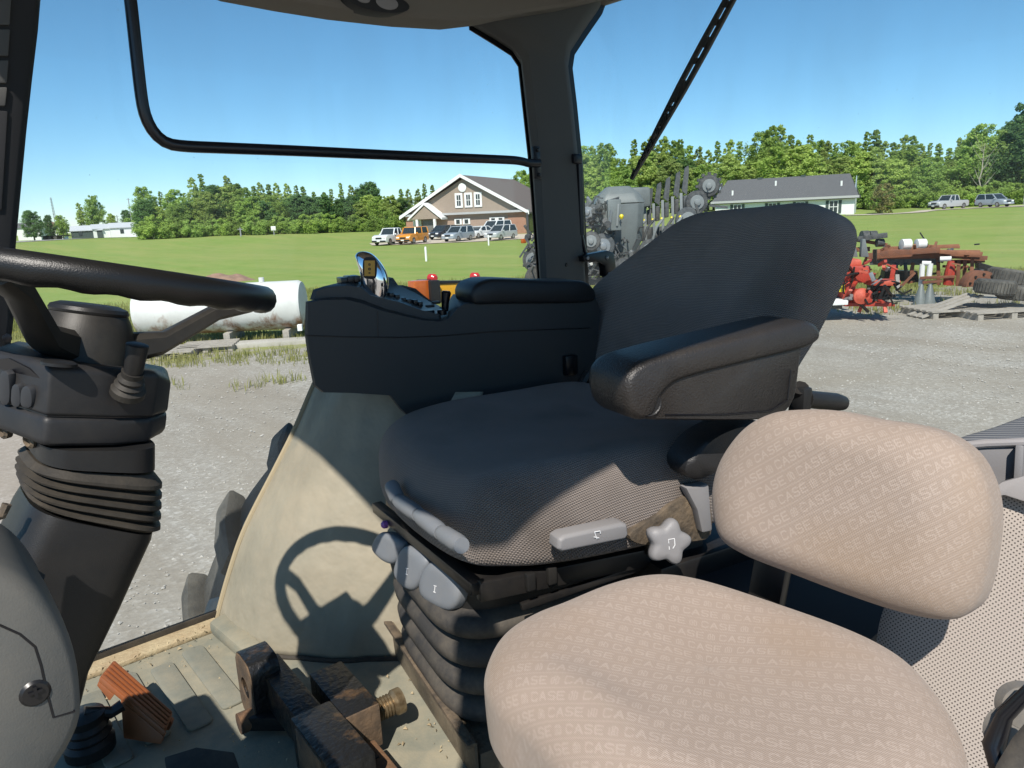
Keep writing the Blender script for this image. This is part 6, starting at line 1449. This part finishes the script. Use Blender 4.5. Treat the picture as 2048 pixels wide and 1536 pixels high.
IB = [(1414, 1010), (1418, 955), (1438, 905), (1478, 855), (1530, 826), (1590, 818), (1660, 820), (1740, 836), (1820, 848), (1880, 868), (1930, 905), (1962, 960), (1976, 1025), (1972, 1100), (1955, 1185), (1930, 1228), (1885, 1244), (1800, 1230), (1690, 1194), (1580, 1152), (1480, 1112), (1430, 1075)]
fb = lambda x, y: atp(x, y, ibo+ibn*.02, ibn)-ibo
ibp = catmull([V3(fb(x, y).dot(-EY), fb(x, y).dot(ibu), 0) for x, y in IB], NI)
tb_ = px_dir(lambda x, y: atp(x, y, ibo, ibn), (1450, 1010), (1570, 948), -EY, ibu)
ib = pillow('backrest', 'print_tan', ibp, ibo, np.array(-EY), np.array(ibu), np.array(ibn), .045, .05, ins_, n=NI, rings=210, edge=.42, printf=PR, uvrot=tb_, back=.5, smooth=0, disp=lambda x, y: .004*np.sin(x*14)*np.sin(y*11+1))
for o in (ic, ib): o.data.polygons.foreach_set('use_smooth', [True]*len(o.data.polygons))
MB().box(V3(.72, .5, -.64), (.26, .2, .06)).build('seat_bracket', 'black_steel', ins_, .006)
MB().bar(V3(.93, .5, -.36), V3(.86, .5, -.62), .05, .02, EX).build('hinge_arm', 'black_steel', ins_, .004)
MB().prism([V3(.62, .25, FLOOR), V3(.84, .25, FLOOR), V3(.84, .55, FLOOR), V3(.62, .55, FLOOR)], EZ*.31).build('seat_box', 'trim_dark', ins_, .01)
# left fender panel, shelf and pad behind the instructor seat
lf = thing('left_fender_panel', 'beige perforated panel with grey shelf at the right edge', 'panel', (1., .3, FLOOR))
pnv = V3(-.93, -.22, .28).normalized(); pvo = V3(.965, .3, -.55); pvx = EZ.cross(pnv).normalized(); pvz = pnv.cross(pvx)
PP = [(1752, 1290), (1775, 1200), (1850, 1100), (1940, 1020), (1975, 997), (2010, 990), (2050, 1003), (2120, 1030), (2240, 1060), (2300, 1400), (2200, 1700), (1950, 1640), (1800, 1500), (1755, 1380)]
ppp = [atp(x, y, pvo, pnv)-pvo for x, y in PP]
pillow('perforated_cover', 'perforated_panel', catmull([V3(p.dot(pvx), p.dot(pvz), 0) for p in ppp], 80), pvo, np.array(pvx), np.array(pvz), np.array(pnv), .004, .02, lf, n=80, rings=6, edge=.05)
TR_ = [(1945, 1012), (1975, 985), (2005, 962), (2050, 950), (2120, 960), (2120, 1028), (2050, 1001), (2010, 988), (1977, 995)]
MB().prism([atp(x, y, pvo-pnv*.005, pnv) for x, y in TR_], pnv*.03).build('trim_edge', 'shelf_grey', lf, .006)
zs = -.40
SH = [atz(x, y, zs) for x, y in ((1860, 898), (1920, 888), (2000, 884), (2120, 882), (2160, 1000), (2000, 1000), (1930, 960))]
BW = [atp(x, y, pvo-pnv*.06, pnv) for x, y in ((1870, 902), (1915, 893), (1975, 888), (2060, 885), (2140, 884), (2140, 985), (2050, 968), (2005, 972), (1950, 1000), (1915, 960))]
MB().prism(BW, -pnv*.03).build('shelf_bin', 'bin_shaded_grey', lf, .006)
MB().bar(atp(2040, 890, pvo-pnv*.052, pnv), atp(2036, 962, pvo-pnv*.052, pnv), .01, .03, pnv).build('bin_divider', 'bin_shaded_grey', lf, .003)
rimp = [atp(x, y, pvo-pnv*.058, pnv) for x, y in ((1868, 901), (1915, 892), (1975, 887), (2060, 884), (2140, 883))]
MB().tube(rimp, .006, 10).build('shelf_rim', 'shelf_grey', lf)
zp = -.385
pdp = catmull([V3(*atz(x, y, zp)[:2], 0) for x, y in ((1880, 884), (1960, 858), (2048, 826), (2150, 790), (2300, 760), (2300, 880), (2100, 884), (1960, 886))], 60)
pdo = thing('rear_shelf_pad', 'dark ribbed pad on the rear shelf at the right edge', 'pad', (1.3, .35, -.44))
pillow('pad', 'ribbed_pad', pdp, V3(0, 0, zp-.012), np.array(EX), np.array(EY), np.array(EZ), .012, .04, pdo, n=60, rings=8, edge=.2, uvrot=R(-50))
# seat-belt anchor at the lower right
mat('rail_grey', (.1, .1, .1), .5, dust=DUST, dust_amt=.35, dust_scale=30)
sb_ = thing('seat_belt_buckle', 'worn grey seat belt adjuster and strap at the lower right edge', 'buckle', atu(2020, 1450, .72)-EZ*.1)
k1 = atu(2042, 1410, .74); k2 = atu(2022, 1462, .73)
kd = V3(-.75, -.5, .3).normalized()
MB().lathe(k1-kd*.01, kd, [(.01, 0), (.02, .004), (.023, .012), (.019, .02), (.005, .022)], 28).build('upper_disc', 'rail_grey', sb_)
MB().lathe(k2-kd*.006, kd, [(.01, 0), (.022, .004), (.025, .01), (.02, .016), (.005, .017)], 28).build('lower_disc', 'rail_grey', sb_)
MB().tube([atu(2060, 1380, .72), atu(2010, 1430, .715), atu(1988, 1490, .71), atu(2000, 1540, .7), atu(2040, 1600, .69)], [.006, .007, .01, .009, .008], 12).build('hook', 'frit_black', sb_)
MB().tube([atu(2080, 1450, .7), atu(2045, 1490, .7), atu(2015, 1540, .69), atu(1990, 1600, .68)], .009, 10, flat=.5).build('strap', 'bellows_grey', sb_)
# dark block added to fill the shaded recess between the seats
pb = thing('recess_filler', 'black block filling the shaded recess between the two seats', 'box', (1.02, .62, FLOOR))
MB().prism([V3(.98, .42, FLOOR), V3(1.35, .42, FLOOR), V3(1.35, .82, FLOOR), V3(.98, .82, FLOOR)], EZ*.28).build('body', 'trim_dark', pb, .015)
MB().prism([V3(.975, .415, FLOOR+.282), V3(1.355, .415, FLOOR+.282), V3(1.355, .825, FLOOR+.282), V3(.975, .825, FLOOR+.282)], EZ*.02).build('lid', 'trim_dark', pb, .006)  # upper slab of the same filler block
